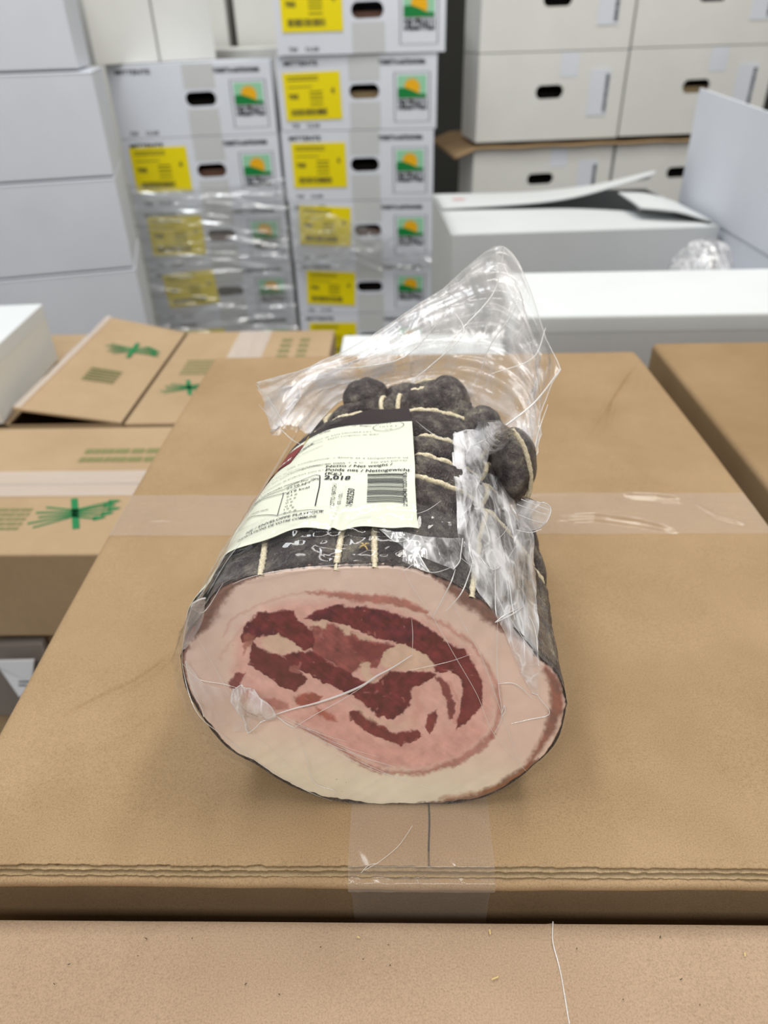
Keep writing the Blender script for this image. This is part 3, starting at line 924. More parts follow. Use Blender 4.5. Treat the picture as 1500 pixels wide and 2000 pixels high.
# centre column (x -0.309 .. 0.086) one box higher than the left column
cen = [(1.279, 1.1125, -0.297, 0.110, 2.04, -1, (0.0, 0.14, 0.0), 'uppermost of the right-hand column, cut by the photo edge'),
       (1.111, 0.949, -0.306, 0.092, 2.05, -2, (0.0, 0.0, 0.02), 'second down in the right-hand column, beige paper in its hole'),
       (0.9475, 0.7805, -0.309, 0.086, 2.05, -2, (0.02, 0.06, 0.0), 'third down in the right-hand column, dark hole'),
       (0.779, 0.6205, -0.306, 0.087, 2.05, -2, (0.02, 0.16, -0.05), 'fourth down in the right-hand column, yellow label behind film'),
       (0.619, 0.4710, -0.304, 0.086, 2.05, -2, (0.03, 0.06, -0.05), 'fifth down in the right-hand column'),
       (0.4695, 0.315, -0.304, 0.086, 2.05, -2, (0.03, 0.04, 0.0), 'lowest visible in the right-hand column, only label top showing')]
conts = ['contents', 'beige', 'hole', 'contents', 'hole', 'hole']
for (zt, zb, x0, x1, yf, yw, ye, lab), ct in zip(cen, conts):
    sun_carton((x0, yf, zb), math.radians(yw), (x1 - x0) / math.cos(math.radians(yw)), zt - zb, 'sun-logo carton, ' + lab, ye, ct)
yA = math.radians(8)
zsA = [1.103, 0.9435, 0.777, 0.617, 0.470, 0.315]
labA = ['top of the left-hand column, the only one without yellow label', 'second down in the left-hand column, above the film', 'third down in the left-hand column, behind stretch film',
        'fourth down in the left-hand column, label crumpled under film', 'lowest visible in the left-hand column, only label top showing']
yeA = [None, (0.0, 0.10, 0.0), (0.02, 0.10, -0.02), (0.06, 0.12, 0.06), (0.06, 0.02, 0.0)]
for k in range(5):
    x0 = -0.712 + 0.001 * k
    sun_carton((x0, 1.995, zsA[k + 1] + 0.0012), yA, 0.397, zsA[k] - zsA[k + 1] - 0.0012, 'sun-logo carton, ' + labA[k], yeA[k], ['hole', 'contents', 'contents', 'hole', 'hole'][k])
t = empty('pallet', (-0.3, 2.2, 0), 'stand under the two columns of sun-logo cartons', 'pallet')
boxm('deck', -0.73, 0.10, 2.03, 2.36, 0.25, 0.313, M['wood'], t)
for x in (-0.69, -0.32, 0.06): boxm('block', x - 0.04, x + 0.04, 2.05, 2.35, 0, 0.2485, M['wood'], t)

# boxes behind: on the left column a row of white boxes, seen end on
for a, b, y_, dp, z0_, z1_, lb in ((-1.05, -0.56, 2.75, 0.35, 0, 1.36, 'greenish white box at the back, top left, left of the other one'), (-0.53, -0.19, 2.76, 0.35, 0, 1.36, 'greenish white box at the back, above the left sun-logo column'),
                                   (-0.74, -0.31, 2.375, 0.34, 0, 1.128, 'white box whose top shows just behind the left sun-logo column')):
    quadbox('white_box', ((a, y_), (b, y_ + 0.02)), dp, z0_, z1_, M['white2'], lb, 'box')
quadbox('white_box', ((-0.712, 1.94), (-0.605, 2.09)), 0.22, 1.1045, 1.34, M['white2'], 'white box behind the upper left corner box, nearer of two', 'box')
quadbox('white_box', ((-0.602, 2.10), (-0.495, 2.25)), 0.22, 1.1045, 1.34, M['white2'], 'white box behind the upper left corner box, farther of two', 'box')

# stretch film round the left sun-logo column
sf = empty('stretch_film', (-0.5, 1.98, 0.45), 'clear wrinkled stretch film wound round the lower left sun-logo cartons', 'film')
nu, nv = 170, 150
U, V = np.meshgrid(np.linspace(0, 1, nu), np.linspace(0, 1, nv), indexing='ij')
ztop = 0.845 - 0.02 * np.sin(U * 3)
Zf = 0.34 + (ztop - 0.34) * V
Xf = -0.720 + 0.415 * U * math.cos(yA); Yf = 1.985 + 0.415 * U * math.sin(yA)
dsp = 0.010 * np.maximum(-0.2, ridged(U * 2.2 + Zf * 3, Zf * 30 + U * 1.6, 0, 3, 71)) + 0.006 * fbm(U * 4, Zf * 75, 0, 2, 73)
Yf = Yf - 0.004 - np.abs(dsp)
grid('film_sheet', np.stack([Xf, Yf, Zf], -1), M['stretch'], sf)
U, V = np.meshgrid(np.linspace(0, 1, 120), np.linspace(0, 1, 90), indexing='ij')
Xf = -0.300 + 0.392 * U; Zf = 0.60 + 0.19 * V * (1 - 0.75 * U)
Yf = 2.035 - 0.012 * U - np.abs(0.007 * ridged(U * 5 - Zf * 10, Zf * 22 + U * 4, 0, 3, 75)) - 0.002
grid('film_sheet', np.stack([Xf, Yf, Zf], -1), M['stretch'], sf)

# ---------------------------------------------------------------- right stack of plain hand-hole cartons
GR = 'plain white hand-hole cartons stacked at the right'


def plain_carton(loc, yaw, w, h, label, cont='hole', lab=True):
    t, at_ = slot_box('handle_carton', loc, yaw, w, h, 0.20, label, GR, (w * 0.49, h * 0.56), w * 0.19, h * 0.16, M['white2'], cont)
    mf = lambda e: (lambda u, v: at_(u * w, v * h, -e))
    lo = raw('paper_label', [mf(0.0014)(*p) for p in ((0.76, 0.27), (0.90, 0.27), (0.90, 0.80), (0.76, 0.80))] + [mf(0.0004)(*p) for p in ((0.76, 0.27), (0.90, 0.27), (0.90, 0.80), (0.76, 0.80))],
             [(0, 1, 2, 3), (4, 7, 6, 5), (0, 4, 5, 1), (1, 5, 6, 2), (2, 6, 7, 3), (3, 7, 4, 0)], M['white'], t)
    fl = Flat(mf(0.0019)); r = random.Random(int(loc[2] * 999)); v = 0.31
    while v < 0.74:
        hh = r.choice([0.008, 0.016, 0.024]); fl.rect(0.868, v, 0.893, v + hh); v += hh + 0.008
    fl.build('barcode', M['ink'], lo)
    fl = Flat(mf(0.0006)); fl.poly([(0.55, 0.72), (0.67, 0.72), (0.67, 0.99), (0.55, 0.99)]); fl.build('paper_tape', M['white'], t)
    return t


yR = math.radians(7)
X2 = 0.2065
rowsR = [(1.1165, 1.312), (0.910, 1.1145), (0.708, 0.893), (0.50, 0.706)]
pl = ['top row', 'second row', 'under the brown sheet', 'lowest row']
for k, (z0, z1) in enumerate(rowsR):
    wl, wr = 0.399, 0.405
    z0a, z1a = z0 - 0.012, z1 - 0.012
    plain_carton((X2 - 0.003 * (k > 1), 2.17, z0a), yR, wl, z1a - z0a, 'plain hand-hole carton, left column of the right stack, ' + pl[k])
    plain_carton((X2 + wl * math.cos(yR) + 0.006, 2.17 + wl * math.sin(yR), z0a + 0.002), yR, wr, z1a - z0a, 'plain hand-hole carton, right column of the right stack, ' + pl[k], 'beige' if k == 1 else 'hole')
t = empty('paper_sheet', (0.6, 2.3, 0.885), 'brown cardboard sheet between rows of the right stack, corner sticking out', 'sheet')
nu, nv = 90, 20
U, V = np.meshgrid(np.linspace(-0.06, 0.95, nu), np.linspace(-0.012, 0.40, nv), indexing='ij')
cR, sR = math.cos(yR), math.sin(yR)
Zs = 0.8870 + 0.001 * np.sin(U * 40) - 0.35 * np.maximum(0, -U) + 0 * V
P = np.stack([X2 + U * cR - V * sR, 2.17 + U * sR + V * cR, Zs], -1)
o = grid('sheet', P, M['kraft'], t); md = o.modifiers.new('t', 'SOLIDIFY'); md.thickness = 0.006
t = empty('pallet', (0.6, 2.3, 0), 'stand under the right stack of plain hand-hole cartons', 'pallet')
boxm('deck', 0.22, 0.99, 2.27, 2.50, 0.43, 0.486, M['wood'], t)
for x in (0.27, 0.62, 0.94): boxm('block', x - 0.04, x + 0.04, 2.29, 2.48, 0, 0.4285, M['wood'], t)

# ---------------------------------------------------------------- white boxes right middle
# R1: white box with flaps half open
r1 = empty('white_box', (0.3, 1.4, 0), 'white box with half-open top flaps, right of the sun-logo cartons', 'box')
yaw1 = math.radians(3.0); pv = (0.088, 1.25)
c, s = math.cos(yaw1), math.sin(yaw1)
R1 = lambda x, y, z: (pv[0] + x * c - y * s, pv[1] + x * s + y * c, z)
w1, d1, z1 = 0.455, 0.36, 0.866
bm = bmesh.new()
cor = [(0, 0), (w1, 0), (w1, d1), (0, d1)]
for k in range(4):
    a, b = cor[k], cor[(k + 1) % 4]
    bm.faces.new([bm.verts.new(R1(*a, 0)), bm.verts.new(R1(*b, 0)), bm.verts.new(R1(*b, z1)), bm.verts.new(R1(*a, z1))])
me = bpy.data.meshes.new('body'); bm.to_mesh(me); bm.free(); o = link('body', me, M['white_r'], r1)
md = o.modifiers.new('t', 'SOLIDIFY'); md.thickness = 0.004; md.offset = 0


def sheet(name, pts, m, parent, th=0.004):
    """bilinear curved sheet: pts 2x3 control (rows of points) -> solidified"""
    P0 = np.array([[np.array(p, float) for p in row] for row in pts])
    nr, nc = P0.shape[:2]
    rws = [np.array(catmull(list(P0[i]), 10)) for i in range(nr)]
    rws = np.array(rws)
    G = np.array([catmull(list(rws[:, j]), 10) for j in range(rws.shape[1])])
    o = grid(name, G, m, parent); md_ = o.modifiers.new('t', 'SOLIDIFY'); md_.thickness = th; md_.offset = 0
    return o


md2 = d1 * 0.5
sheet('front_flap', [[R1(0, 0, z1), R1(w1 * .5, 0, z1), R1(w1, 0, z1)], [R1(0, md2 * .5, z1 + .001), R1(w1 * .5, md2 * .5, z1 + .001), R1(w1 * .97, md2 * .18, z1 - 0.002)],
                     [R1(0, md2, z1 + .002), R1(w1 * .5, md2 * .96, z1 + .001), R1(w1 * .92, md2 * .62, z1 - 0.002)]], M['white_r'], r1)
sheet('right_flap', [[R1(w1, 0.03, z1 + 0.002), R1(w1, md2 * .6, z1 + 0.002), R1(w1, md2 * 1.1, z1 + 0.002)], [R1(w1 * .87, 0.04, z1 + 0.018), R1(w1 * .87, md2 * .6, z1 + 0.018), R1(w1 * .87, md2 * 1.1, z1 + 0.018)],
                     [R1(w1 * .74, 0.06, z1 + 0.022), R1(w1 * .74, md2 * .6, z1 + 0.024), R1(w1 * .74, md2 * 1.05, z1 + 0.024)]], M['white_r'], r1)
sheet('back_flap', [[R1(0, md2 + .004, z1 + .006), R1(w1 * .5, md2 - 0.01, z1 + .020), R1(w1 * .90, md2 + .03, z1 + 0.052)], [R1(0, d1 * .75, z1 + .005), R1(w1 * .5, d1 * .75, z1 + .010), R1(w1 * .96, d1 * .78, z1 + 0.045)],
                    [R1(0, d1, z1), R1(w1 * .5, d1, z1), R1(w1, d1, z1 + 0.020)]], M['white_r'], r1)
sheet('side_flap', [[R1(0.0, 0.006, z1 - .003), R1(0.0, d1 / 2, z1 - .003), R1(0.0, d1 - .006, z1 - .003)], [R1(0.07, 0.006, z1 - .004), R1(0.07, d1 / 2, z1 - .004), R1(0.07, d1 - .006, z1 - .004)],
                    [R1(0.14, 0.006, z1 - .006), R1(0.14, d1 / 2, z1 - .006), R1(0.14, d1 - .006, z1 - .006)]], M['white_r'], r1)
fl = Flat(lambda u, v: R1(u, v, z1 + 0.0052 + 0.004 * (v > md2)))
fl.text('PORC', (0.030, md2 + 0.070), (0.054, md2 + 0.070), 0.016, 0.03); fl.build('red_print', M['pink_ink'], r1)

# R2: white lidded box, front right
r2 = empty('white_box', (0.4, 0.9, 0), 'long closed white box in front of the half-open white box, behind the brown cartons', 'box')
boxm('body', 0.137, 0.803, 0.849, 1.037, 0, 0.846, M['white_r'], r2, bev=0.004)
boxm('lid', 0.1365, 0.8035, 0.8485, 1.0375, 0.835, 0.861, M['white3'], r2, bev=0.005)
# small white box left of it
r4 = empty('white_box', (0.02, 0.88, 0), 'low white box just behind the brown box that carries the meat', 'box')
boxm('body', -0.078, 0.130, 0.800, 0.91, 0, 0.808, M['white_r'], r4, bev=0.003)
boxm('lid', -0.079, 0.1305, 0.799, 0.911, 0.806, 0.818, M['white3'], r4, bev=0.004)

# R3: open white box with its left flap standing up
r3 = empty('white_box', (0.75, 1.3, 0), 'open white box at the right edge of the photo, one tall flap standing upright', 'box')
bm = bmesh.new()
q3 = [(0.556, 1.06), (0.96, 1.06), (0.96, 1.52), (0.556, 1.52)]
for k in range(4):
    a, b = q3[k], q3[(k + 1) % 4]
    bm.faces.new([bm.verts.new((*a, 0)), bm.verts.new((*b, 0)), bm.verts.new((*b, 0.862)), bm.verts.new((*a, 0.862))])
bm.faces.new([bm.verts.new((*p, 0.80)) for p in q3])
me = bpy.data.meshes.new('body'); bm.to_mesh(me); bm.free(); link('body', me, M['white'], r3)
T1 = Pn(1367, 172, (0.553, 0, 0), (1, 0, 0)); T2 = Pn(1560, 240, (0.553, 0, 0), (1, 0, 0))
fp = [(0.553, 1.515, 0.862), (0.553, 1.065, 0.862), (0.553, T2[1], T2[2]), (0.553, T1[1], T1[2])]
prism('raised_flap', [fp[0], fp[1], (0.553, 1.065, T2[2] - 0.012), fp[2], fp[3]], (0.004, 0, 0), M['white'], r3)

# printed clear bag stuffed in the gap
bag = empty('plastic_bag', (0.53, 1.14, 0.6), 'crumpled clear bag with faint print, stuffed beside the standing white flap', 'bag')
U, V = np.meshgrid(np.linspace(0, 1, 90), np.linspace(0, 1, 90), indexing='ij')
ang = U * 2 * math.pi
bw = 0.055 * (1 - V ** 4) ** 0.5 + 0.004
hh = 0.60 + 0.275 * V
P = np.stack([0.478 + bw * 0.95 * np.cos(ang), 1.145 + bw * 1.4 * np.sin(ang), hh - 0.25 * (0.5 - 0.5 * np.cos(ang)) * 0.0], -1)
n_ = 0.010 * ridged(P[..., 0] * 28, P[..., 1] * 28, P[..., 2] * 28, 3, 81)
P[..., 0] += n_ * np.cos(ang); P[..., 1] += n_ * np.sin(ang)
grid('bag_film', P, M['film_fold'], bag)
fl = Flat(lambda u, v: (0.492 + u, 1.145 - 0.082 + 0.02, 0.80 + v))
fl.text('P R', (-0.015, 0.0), (0.035, 0.012), 0.02, 0.03); fl.build('black_print', M['grey_ink'], bag)
fl = Flat(lambda u, v: (0.452 + u, 1.145 - 0.055, 0.80 + v))
fl.rect(0, 0, 0.008, 0.02); fl.build('red_print', M['pink_ink'], bag)
boxm('bag_goods', 0.462, 0.525, 1.09, 1.20, 0.0, 0.78, M['white'], bag, 0.01)


# ================================================================ the rolled meat
Y0 = float(Pz(800, 1572, ZT)[1]); LEN = 0.212; LEAN = 0.21


def FP(px, py):
    return Pn(px, py, (0, Y0, ZT), (0, 1, -LEAN))


def fy(z):
    return Y0 + LEAN * (np.maximum(z, ZT) - ZT)


crop = lambda x, y: (340 + x / 1.875, 1080 + y / 1.875)
OUT = [(25, 400), (30, 345), (55, 285), (92, 235), (120, 180), (165, 130), (240, 95), (320, 72), (420, 55), (500, 47), (600, 46), (700, 44), (780, 43), (850, 48),
       (930, 72), (1000, 98), (1080, 140), (1140, 182), (1200, 232), (1260, 290), (1310, 345), (1350, 390), (1395, 430), (1425, 490), (1437, 550), (1425, 625), (1400, 690), (1350, 750),
       (1290, 802), (1220, 852), (1130, 896), (1000, 920), (850, 930), (700, 927), (600, 908), (500, 882), (400, 838), (300, 775), (230, 738), (170, 690), (110, 610), (60, 530), (35, 470)]
OUTw = [FP(*crop(x, y)) for x, y in OUT]
OUTw = np.array([(p[0], max(p[2], ZT + 0.0004)) for p in OUTw])
CEN = np.array([(OUTw[:, 0].min() + OUTw[:, 0].max()) / 2, (OUTw[:, 1].min() + OUTw[:, 1].max()) / 2])
_o = np.array(catmull([OUTw[-1]] + list(OUTw) + [OUTw[0]], 8))
_a = np.unwrap(np.arctan2(_o[:, 1] - CEN[1], _o[:, 0] - CEN[0])); _r = np.hypot(_o[:, 0] - CEN[0], _o[:, 1] - CEN[1])
_am = np.mod(_a, 2 * math.pi); _ix = np.argsort(_am); _am = _am[_ix]; _r = _r[_ix]


def Rout(th):
    return np.interp(np.mod(th, 2 * math.pi), _am, _r, period=2 * math.pi)


RM = float(_r.mean())


def body_pt(th, t, off=0.0, lumps=None):
    """th: angle round the roll (0 = right, pi/2 = top); t: 0 front cut .. 1 rear end"""
    th = np.asarray(th, float); t = np.asarray(t, float)
    r = Rout(th)
    # the section gets rounder towards the rear
    k = sm(0, 0.9, t)
    r = r * (1 - 0.5 * k) + (0.068 + 0.008 * np.cos(2 * th)) * 0.5 * k
    e = np.clip((t - 0.78) / 0.22, 0, 1)
    cap = np.sqrt(np.clip(1 - e ** 2.6, 0.0, 1))
    tap = (1 - 0.17 * t) * cap
    bul = 1 + 0.02 * np.sin(math.pi * np.clip(t * 1.2, 0, 1))
    sq = 1 + 0.085 * sm(0.5, 0.9, t) * np.sin(2 * th) ** 2 * sm(-0.2, 0.3, np.sin(th))
    r = r * sq
    x = CEN[0] + 0.023 * t + (r * tap * bul + off) * np.cos(th)
    cz = CEN[1] - (CEN[1] - ZT) * 0.04 * t
    zr = (r * (1 + 0.03 * t) * (0.25 * cap ** 1.5 + 0.75 * cap) * bul + off)
    z = cz + zr * np.sin(th) * np.where(np.sin(th) < 0, 1.0, 1.0)
    z = np.maximum(z, ZT + 0.0004)
    y = fy(z) * (1 - t) + (Y0 + LEAN * 0.06) * t + LEN * t
    return np.stack([x, y + 0 * x, z], -1)


# smooth body for aiming
TH, TT = np.meshgrid(np.linspace(0, 2 * math.pi, 361), np.linspace(0, 1, 121), indexing='ij')
PB = body_pt(TH, TT)
_fc = [(i * 121 + j, (i + 1) * 121 + j, (i + 1) * 121 + j + 1, i * 121 + j + 1) for i in range(360) for j in range(120)]
BVH = BVHTree.FromPolygons([tuple(p) for p in PB.reshape(-1, 3)], _fc)


BV2 = []


def hit(px, py, mode=0):
    d_ = ray(px, py); d_ = Vector(d_ / np.linalg.norm(d_))
    h = (BV2[0] if mode else BVH).ray_cast(Vector(CAM), d_)
    return (None, None) if h[0] is None else (np.array(h[0]), h[2])


def tht(px, py, mode=0):
    """pixel -> (theta, t) on the body (the nearest silhouette point when it misses)"""
    P_, idx = hit(px, py, mode)
    k = 0
    while P_ is None and k < 60:
        px += (760 - px) * 0.02; py += (1100 - py) * 0.005; P_, idx = hit(px, py, mode); k += 1
    i = idx // 120; j = idx % 120
    # refine inside the cell
    best = None
    for a in np.linspace(-0.5, 1.5, 13):
        for b in np.linspace(-0.5, 1.5, 13):
            th = (i + a) / 360 * 2 * math.pi; t = (j + b) / 120
            q = body_pt(th, t, loff(t) if mode else 0.0); dd = np.sum((q - P_) ** 2)
            if best is None or dd < best[0]: best = (dd, th, t)
    return best[1], best[2]


meat = empty('rolled_meat', (float(CEN[0]), Y0 + 0.08, ZT), 'cut roll of cured pork belly tied with twine in clear plastic on brown box', 'meat')

LA = [(tht(509, 1112), tht(517, 1052)), (tht(656, 1100), tht(668, 1036)), (tht(732, 1098), tht(731, 1040)), (tht(924, 1152), tht(934, 1095)), ((0.14, 0.0), (0.14, 0.3)), ((-0.49, 0.0), (-0.49, 0.3))]
LONG = [a[0][0] for a in LA]


def long_th(k, t):
    (a0, t0), (a1, t1) = LA[k]
    return a0 + (a1 - a0) * (np.minimum(t, 0.30) - t0) / (t1 - t0)


RING = [tht(*p)[1] for p in ((818, 929), (818, 884), (812, 844), (800, 796), (792, 768))]
RING_T = RING + [tht(880, 1010)[1] * 1.0]
print('long', [round(math.degrees(a)) for a in LONG], 'ring', [round(a, 2) for a in RING_T])


def relief(th, t):
    """casing relief: pinched under twine, bulging between"""
    h = np.zeros(np.broadcast(th, t).shape)
    for k, r in enumerate(RING_T):
        c_ = r + 0.010 * np.sin(th * 1.0 + k) 
        dpt = 0.0088 if k < len(RING) else 0.0018
        h = h - dpt * np.exp(-np.abs((t - c_) / 0.021) ** 1.8)
    h = h + 0.0022 * sm(RING[0] - 0.08, RING[0], t)
    for k in range(len(LA)):
        a = long_th(k, t)
        dd = np.abs(np.mod(th - a + math.pi, 2 * math.pi) - math.pi)
        h = h - (0.0016 + 0.003 * sm(0.6, 0.95, t)) * np.exp(-(dd / (0.045 + 0.05 * sm(0.5, 1, t))) ** 2)
    h = h + 0.0011 * fbm(np.cos(th) * 5, np.sin(th) * 5, t * 9, 4, 91) + 0.0005 * fbm(th * 60, t * 6, 0, 2, 93)
    h = h + 0.0065 * sm(0.66, 0.92, t) * np.cos(3.5 * th + 1.2)
    return h


NT, NS = 720, 260
TH, TT = np.meshgrid(np.linspace(0, 2 * math.pi, NT, endpoint=False), np.linspace(0, 1, NS) ** 0.9, indexing='ij')
HR = relief(TH, TT); HR *= sm(-0.01, 0.03, TT) * 0.9 + 0.1
P = body_pt(TH, TT, HR)
P[..., 2] = np.maximum(P[..., 2], ZT + 0.0005)
P[:, 0, 1] = fy(P[:, 0, 2])
o = grid('casing', P, M['casing'], meat, close_u=True)
at = o.data.attributes.new('ring', 'FLOAT_VECTOR', 'POINT')
at.data.foreach_set('vector', np.stack([TH / 2 / math.pi * 6, TT * 6, 0 * TT], -1).reshape(-1).astype(np.float32))

# ---------------- cut face with its pattern as pigment
NA, NR = 1100, 230
th = np.linspace(0, 2 * math.pi, NA, endpoint=False)[:, None]; rr = (np.linspace(0.0, 1, NR) ** 0.75)[None, :]
Ro = Rout(th) * 1.0
edge_n = 0.0008 * fbm(th * 14, 0 * th, 0, 3, 17)
X = CEN[0] + (Ro + edge_n) * rr * np.cos(th); Z = CEN[1] + (Ro + edge_n) * rr * np.sin(th)
Z = np.maximum(Z, ZT + 0.0003)


def to_px(Pw):
    v = Pw - CAM; a = v @ XC, v @ YC, v @ ZC
    c = v[..., 0:1] * XC + v[..., 1:2] * YC + v[..., 2:3] * ZC
    return 750 + F * c[..., 0] / c[..., 2], 1000 + F * c[..., 1] / c[..., 2]


Pf = np.stack([X, fy(Z), Z], -1)
ux, uy = to_px(Pf)
U = (ux - 340) * 1.875; V = (uy - 1080) * 1.875       # crop coordinates used to note the pattern
wx = 14 * fbm(U / 60, V / 60, 0, 4, 101); wy = 14 * fbm(U / 60, V / 60, 5, 4, 102)
wx2 = 9 * fbm(U / 16, V / 16, 0, 4, 103); wy2 = 9 * fbm(U / 16, V / 16, 7, 4, 104)
Uw = U + wx * 0.5 + wx2; Vw = V + wy * 0.5 + wy2


def sdpoly(x, y, pts):
    pts = np.array(pts, float); n = len(pts); d = np.full(x.shape, 1e9); ins = np.zeros(x.shape, bool)
    for i in range(n):
        a = pts[i]; b = pts[(i + 1) % n]; e = b - a; L2 = e @ e
        t = np.clip(((x - a[0]) * e[0] + (y - a[1]) * e[1]) / L2, 0, 1)
        d = np.minimum(d, np.hypot(x - a[0] - t * e[0], y - a[1] - t * e[1]))
        c = ((a[1] > y) != (b[1] > y)) & (x < (b[0] - a[0]) * (y - a[1]) / (b[1] - a[1] + 1e-12) + a[0])
        ins ^= c
    return np.where(ins, -d, d)


def sdline(x, y, pts, w):
    """w: list of half widths along the line"""
    pts = np.array(pts, float); best = np.full(x.shape, 1e9)
    for i in range(len(pts) - 1):
        a, b = pts[i], pts[i + 1]; e = b - a; L2 = e @ e
        t = np.clip(((x - a[0]) * e[0] + (y - a[1]) * e[1]) / L2, 0, 1)
        ww = w[i] + (w[i + 1] - w[i]) * t
        best = np.minimum(best, np.hypot(x - a[0] - t * e[0], y - a[1] - t * e[1]) - ww)
    return best


C = np.zeros(U.shape + (3,))
fat_top = np.array(S((234, 208, 194))); fat_bot = np.array(S((238, 226, 204))); fat_mid = np.array(S((206, 158, 148)))
k = sm(620, 860, V - 0.12 * (U - 700))[..., None]
C[:] = fat_top * (1 - k) + fat_bot * k
lf = sm(330, 120, U)[..., None] * 0.5; C = C * (1 - lf) + np.array(S((210, 186, 176))) * lf


def paint(sd, col, soft=4, alpha=1.0, var=0.0, seed=200):
    global C
    a = sm(soft, -soft, sd)[..., None] * alpha
    c = np.array(S(col))[None, None, :] * np.ones_like(C)
    if var:
        n = fbm(U / 26, V / 26, 0, 5, seed)[..., None]; c = c * (1 + 1.5 * var * n)
        f = fbm((U * 0.8 + V * 0.6) / 70, (U * -0.6 + V * 0.8) / 9, 0, 3, seed + 9)[..., None]; c = c * (1 + var * 0.6 * f)
    C = C * (1 - a) + c * a


IN = [(210, 430), (240, 270), (330, 190), (480, 165), (640, 160), (820, 200), (960, 260), (1090, 350), (1160, 460), (1180, 560), (1130, 680), (1030, 760), (880, 795), (740, 780), (640, 720), (540, 650), (400, 600), (260, 520)]
paint(sdpoly(Uw, Vw, IN), (226, 178, 168), 26, 0.9, 0.12)
paint(sdpoly(Uw, Vw, [(450, 600), (620, 560), (760, 700), (1100, 620), (1150, 640), (1050, 740), (900, 790), (760, 780), (640, 720)]), (224, 170, 161), 20, 0.8, 0.15, 210)
# thin lean layer running round
paint(sdline(Uw, Vw, [(480, 140), (620, 148), (740, 165), (840, 178), (920, 212)], [2, 12, 15, 16, 8]), (176, 104, 94), 8, 0.85, 0.25, 220)
paint(sdline(Uw, Vw, [(920, 225), (1000, 265), (1080, 320), (1140, 400), (1180, 470), (1195, 560), (1165, 660)], [4, 7, 7, 6, 8, 10, 10]), (186, 118, 108), 10, 0.7, 0.25, 221)
paint(sdline(Uw, Vw, [(1165, 660), (1110, 715), (1040, 758), (930, 798), (850, 808), (760, 800), (690, 772), (620, 725), (560, 680), (500, 650), (450, 625)], [13, 14, 11, 9, 7, 8, 9, 8, 10, 8, 5]), (164, 88, 84), 9, 0.72, 0.3, 222)
paint(sdline(Uw, Vw, [(180, 300), (215, 240), (300, 190), (420, 150), (560, 132)], [3, 4, 3, 2, 2]), (196, 140, 126), 9, 0.5)
paint(sdline(Uw, Vw, [(250, 270), (205, 330), (170, 380)], [3, 3, 3]), (190, 140, 128), 10, 0.4)
# lean pieces
LE = (112, 40, 46)
paint(sdpoly(Uw, Vw, [(478, 236), (520, 203), (600, 183), (700, 190), (780, 213), (870, 238), (940, 282), (1000, 318), (1060, 352), (1102, 410), (1128, 480), (1130, 560), (1085, 604), (1030, 645), (1042, 590), (1056, 520), (1048, 455), (1010, 430), (960, 430), (940, 398), (900, 368), (860, 338), (800, 322), (740, 302), (700, 284), (640, 262), (560, 248)]), LE, 4, 1, 0.5, 230)
paint(sdline(Uw, Vw, [(1060, 420), (1100, 480), (1095, 560), (1060, 600)], [20, 24, 22, 10]), (140, 62, 62), 16, 0.7, 0.3, 231)
paint(sdpoly(Uw, Vw, [(500, 262), (560, 255), (620, 268), (700, 300), (800, 330), (830, 345), (760, 372), (745, 420), (690, 410), (640, 445), (590, 405), (530, 372), (505, 345)]), (150, 82, 80), 6, 1, 0.35, 232)
paint(sdpoly(Uw, Vw, [(640, 300), (720, 320), (800, 330), (770, 372), (715, 392), (660, 350)]), (128, 58, 60), 8, 0.9, 0.3, 233)
paint(sdpoly(Uw, Vw, [(310, 210), (380, 212), (440, 206), (448, 242), (490, 262), (516, 300), (512, 342), (470, 352), (410, 318), (370, 297), (322, 300), (255, 330), (246, 300), (270, 250)]), LE, 4, 1, 0.5, 234)
paint(sdpoly(Uw, Vw, [(258, 290), (300, 296), (290, 330), (248, 372), (262, 330)]), (150, 90, 80), 6, 0.8, 0.3, 235)
paint(sdpoly(Uw, Vw, [(395, 368), (440, 360), (510, 350), (560, 388), (620, 424), (680, 458), (740, 472), (790, 432), (870, 428), (940, 424), (962, 442), (905, 480), (872, 492), (866, 550), (832, 580), (800, 606), (750, 592), (700, 560), (640, 512), (560, 472), (480, 430), (430, 402)]), LE, 4, 1, 0.5, 236)
paint(sdpoly(Uw, Vw, [(292, 318), (330, 345), (400, 376), (440, 402), (490, 456), (478, 482), (440, 502), (380, 470), (320, 432), (274, 402), (280, 360)]), (108, 44, 46), 4, 1, 0.28, 237)
paint(sdpoly(Uw, Vw, [(200, 462), (228, 432), (262, 432), (242, 470), (236, 492), (206, 486)]), (134, 62, 64), 4, 0.95, 0.25, 238)
paint(sdpoly(Uw, Vw, [(640, 575), (680, 570), (742, 612), (800, 652), (890, 640), (906, 668), (830, 702), (780, 682), (700, 642), (650, 606)]), (124, 54, 54), 4, 1, 0.3, 239)
paint(sdpoly(Uw, Vw, [(928, 590), (966, 568), (960, 612), (936, 656), (918, 640)]), (128, 58, 58), 4, 1, 0.3, 240)
paint(sdpoly(Uw, Vw, [(955, 445), (1000, 470), (1028, 540), (1026, 602), (1004, 600), (998, 540), (975, 484)]), (130, 60, 60), 5, 0.95, 0.3, 241)
paint(sdpoly(Uw, Vw, [(440, 518), (500, 505), (545, 512), (530, 545), (480, 556), (452, 545)]), (160, 76, 60), 6, 0.9, 0.35, 242)
paint(sdpoly(Uw, Vw, [(520, 560), (590, 590), (605, 612), (560, 606), (520, 590)]), (168, 84, 62), 8, 0.8, 0.3, 243)
paint(sdpoly(Uw, Vw, [(330, 530), (370, 525), (420, 545), (420, 570), (370, 572)]), (166, 98, 90), 8, 0.7, 0.3, 244)
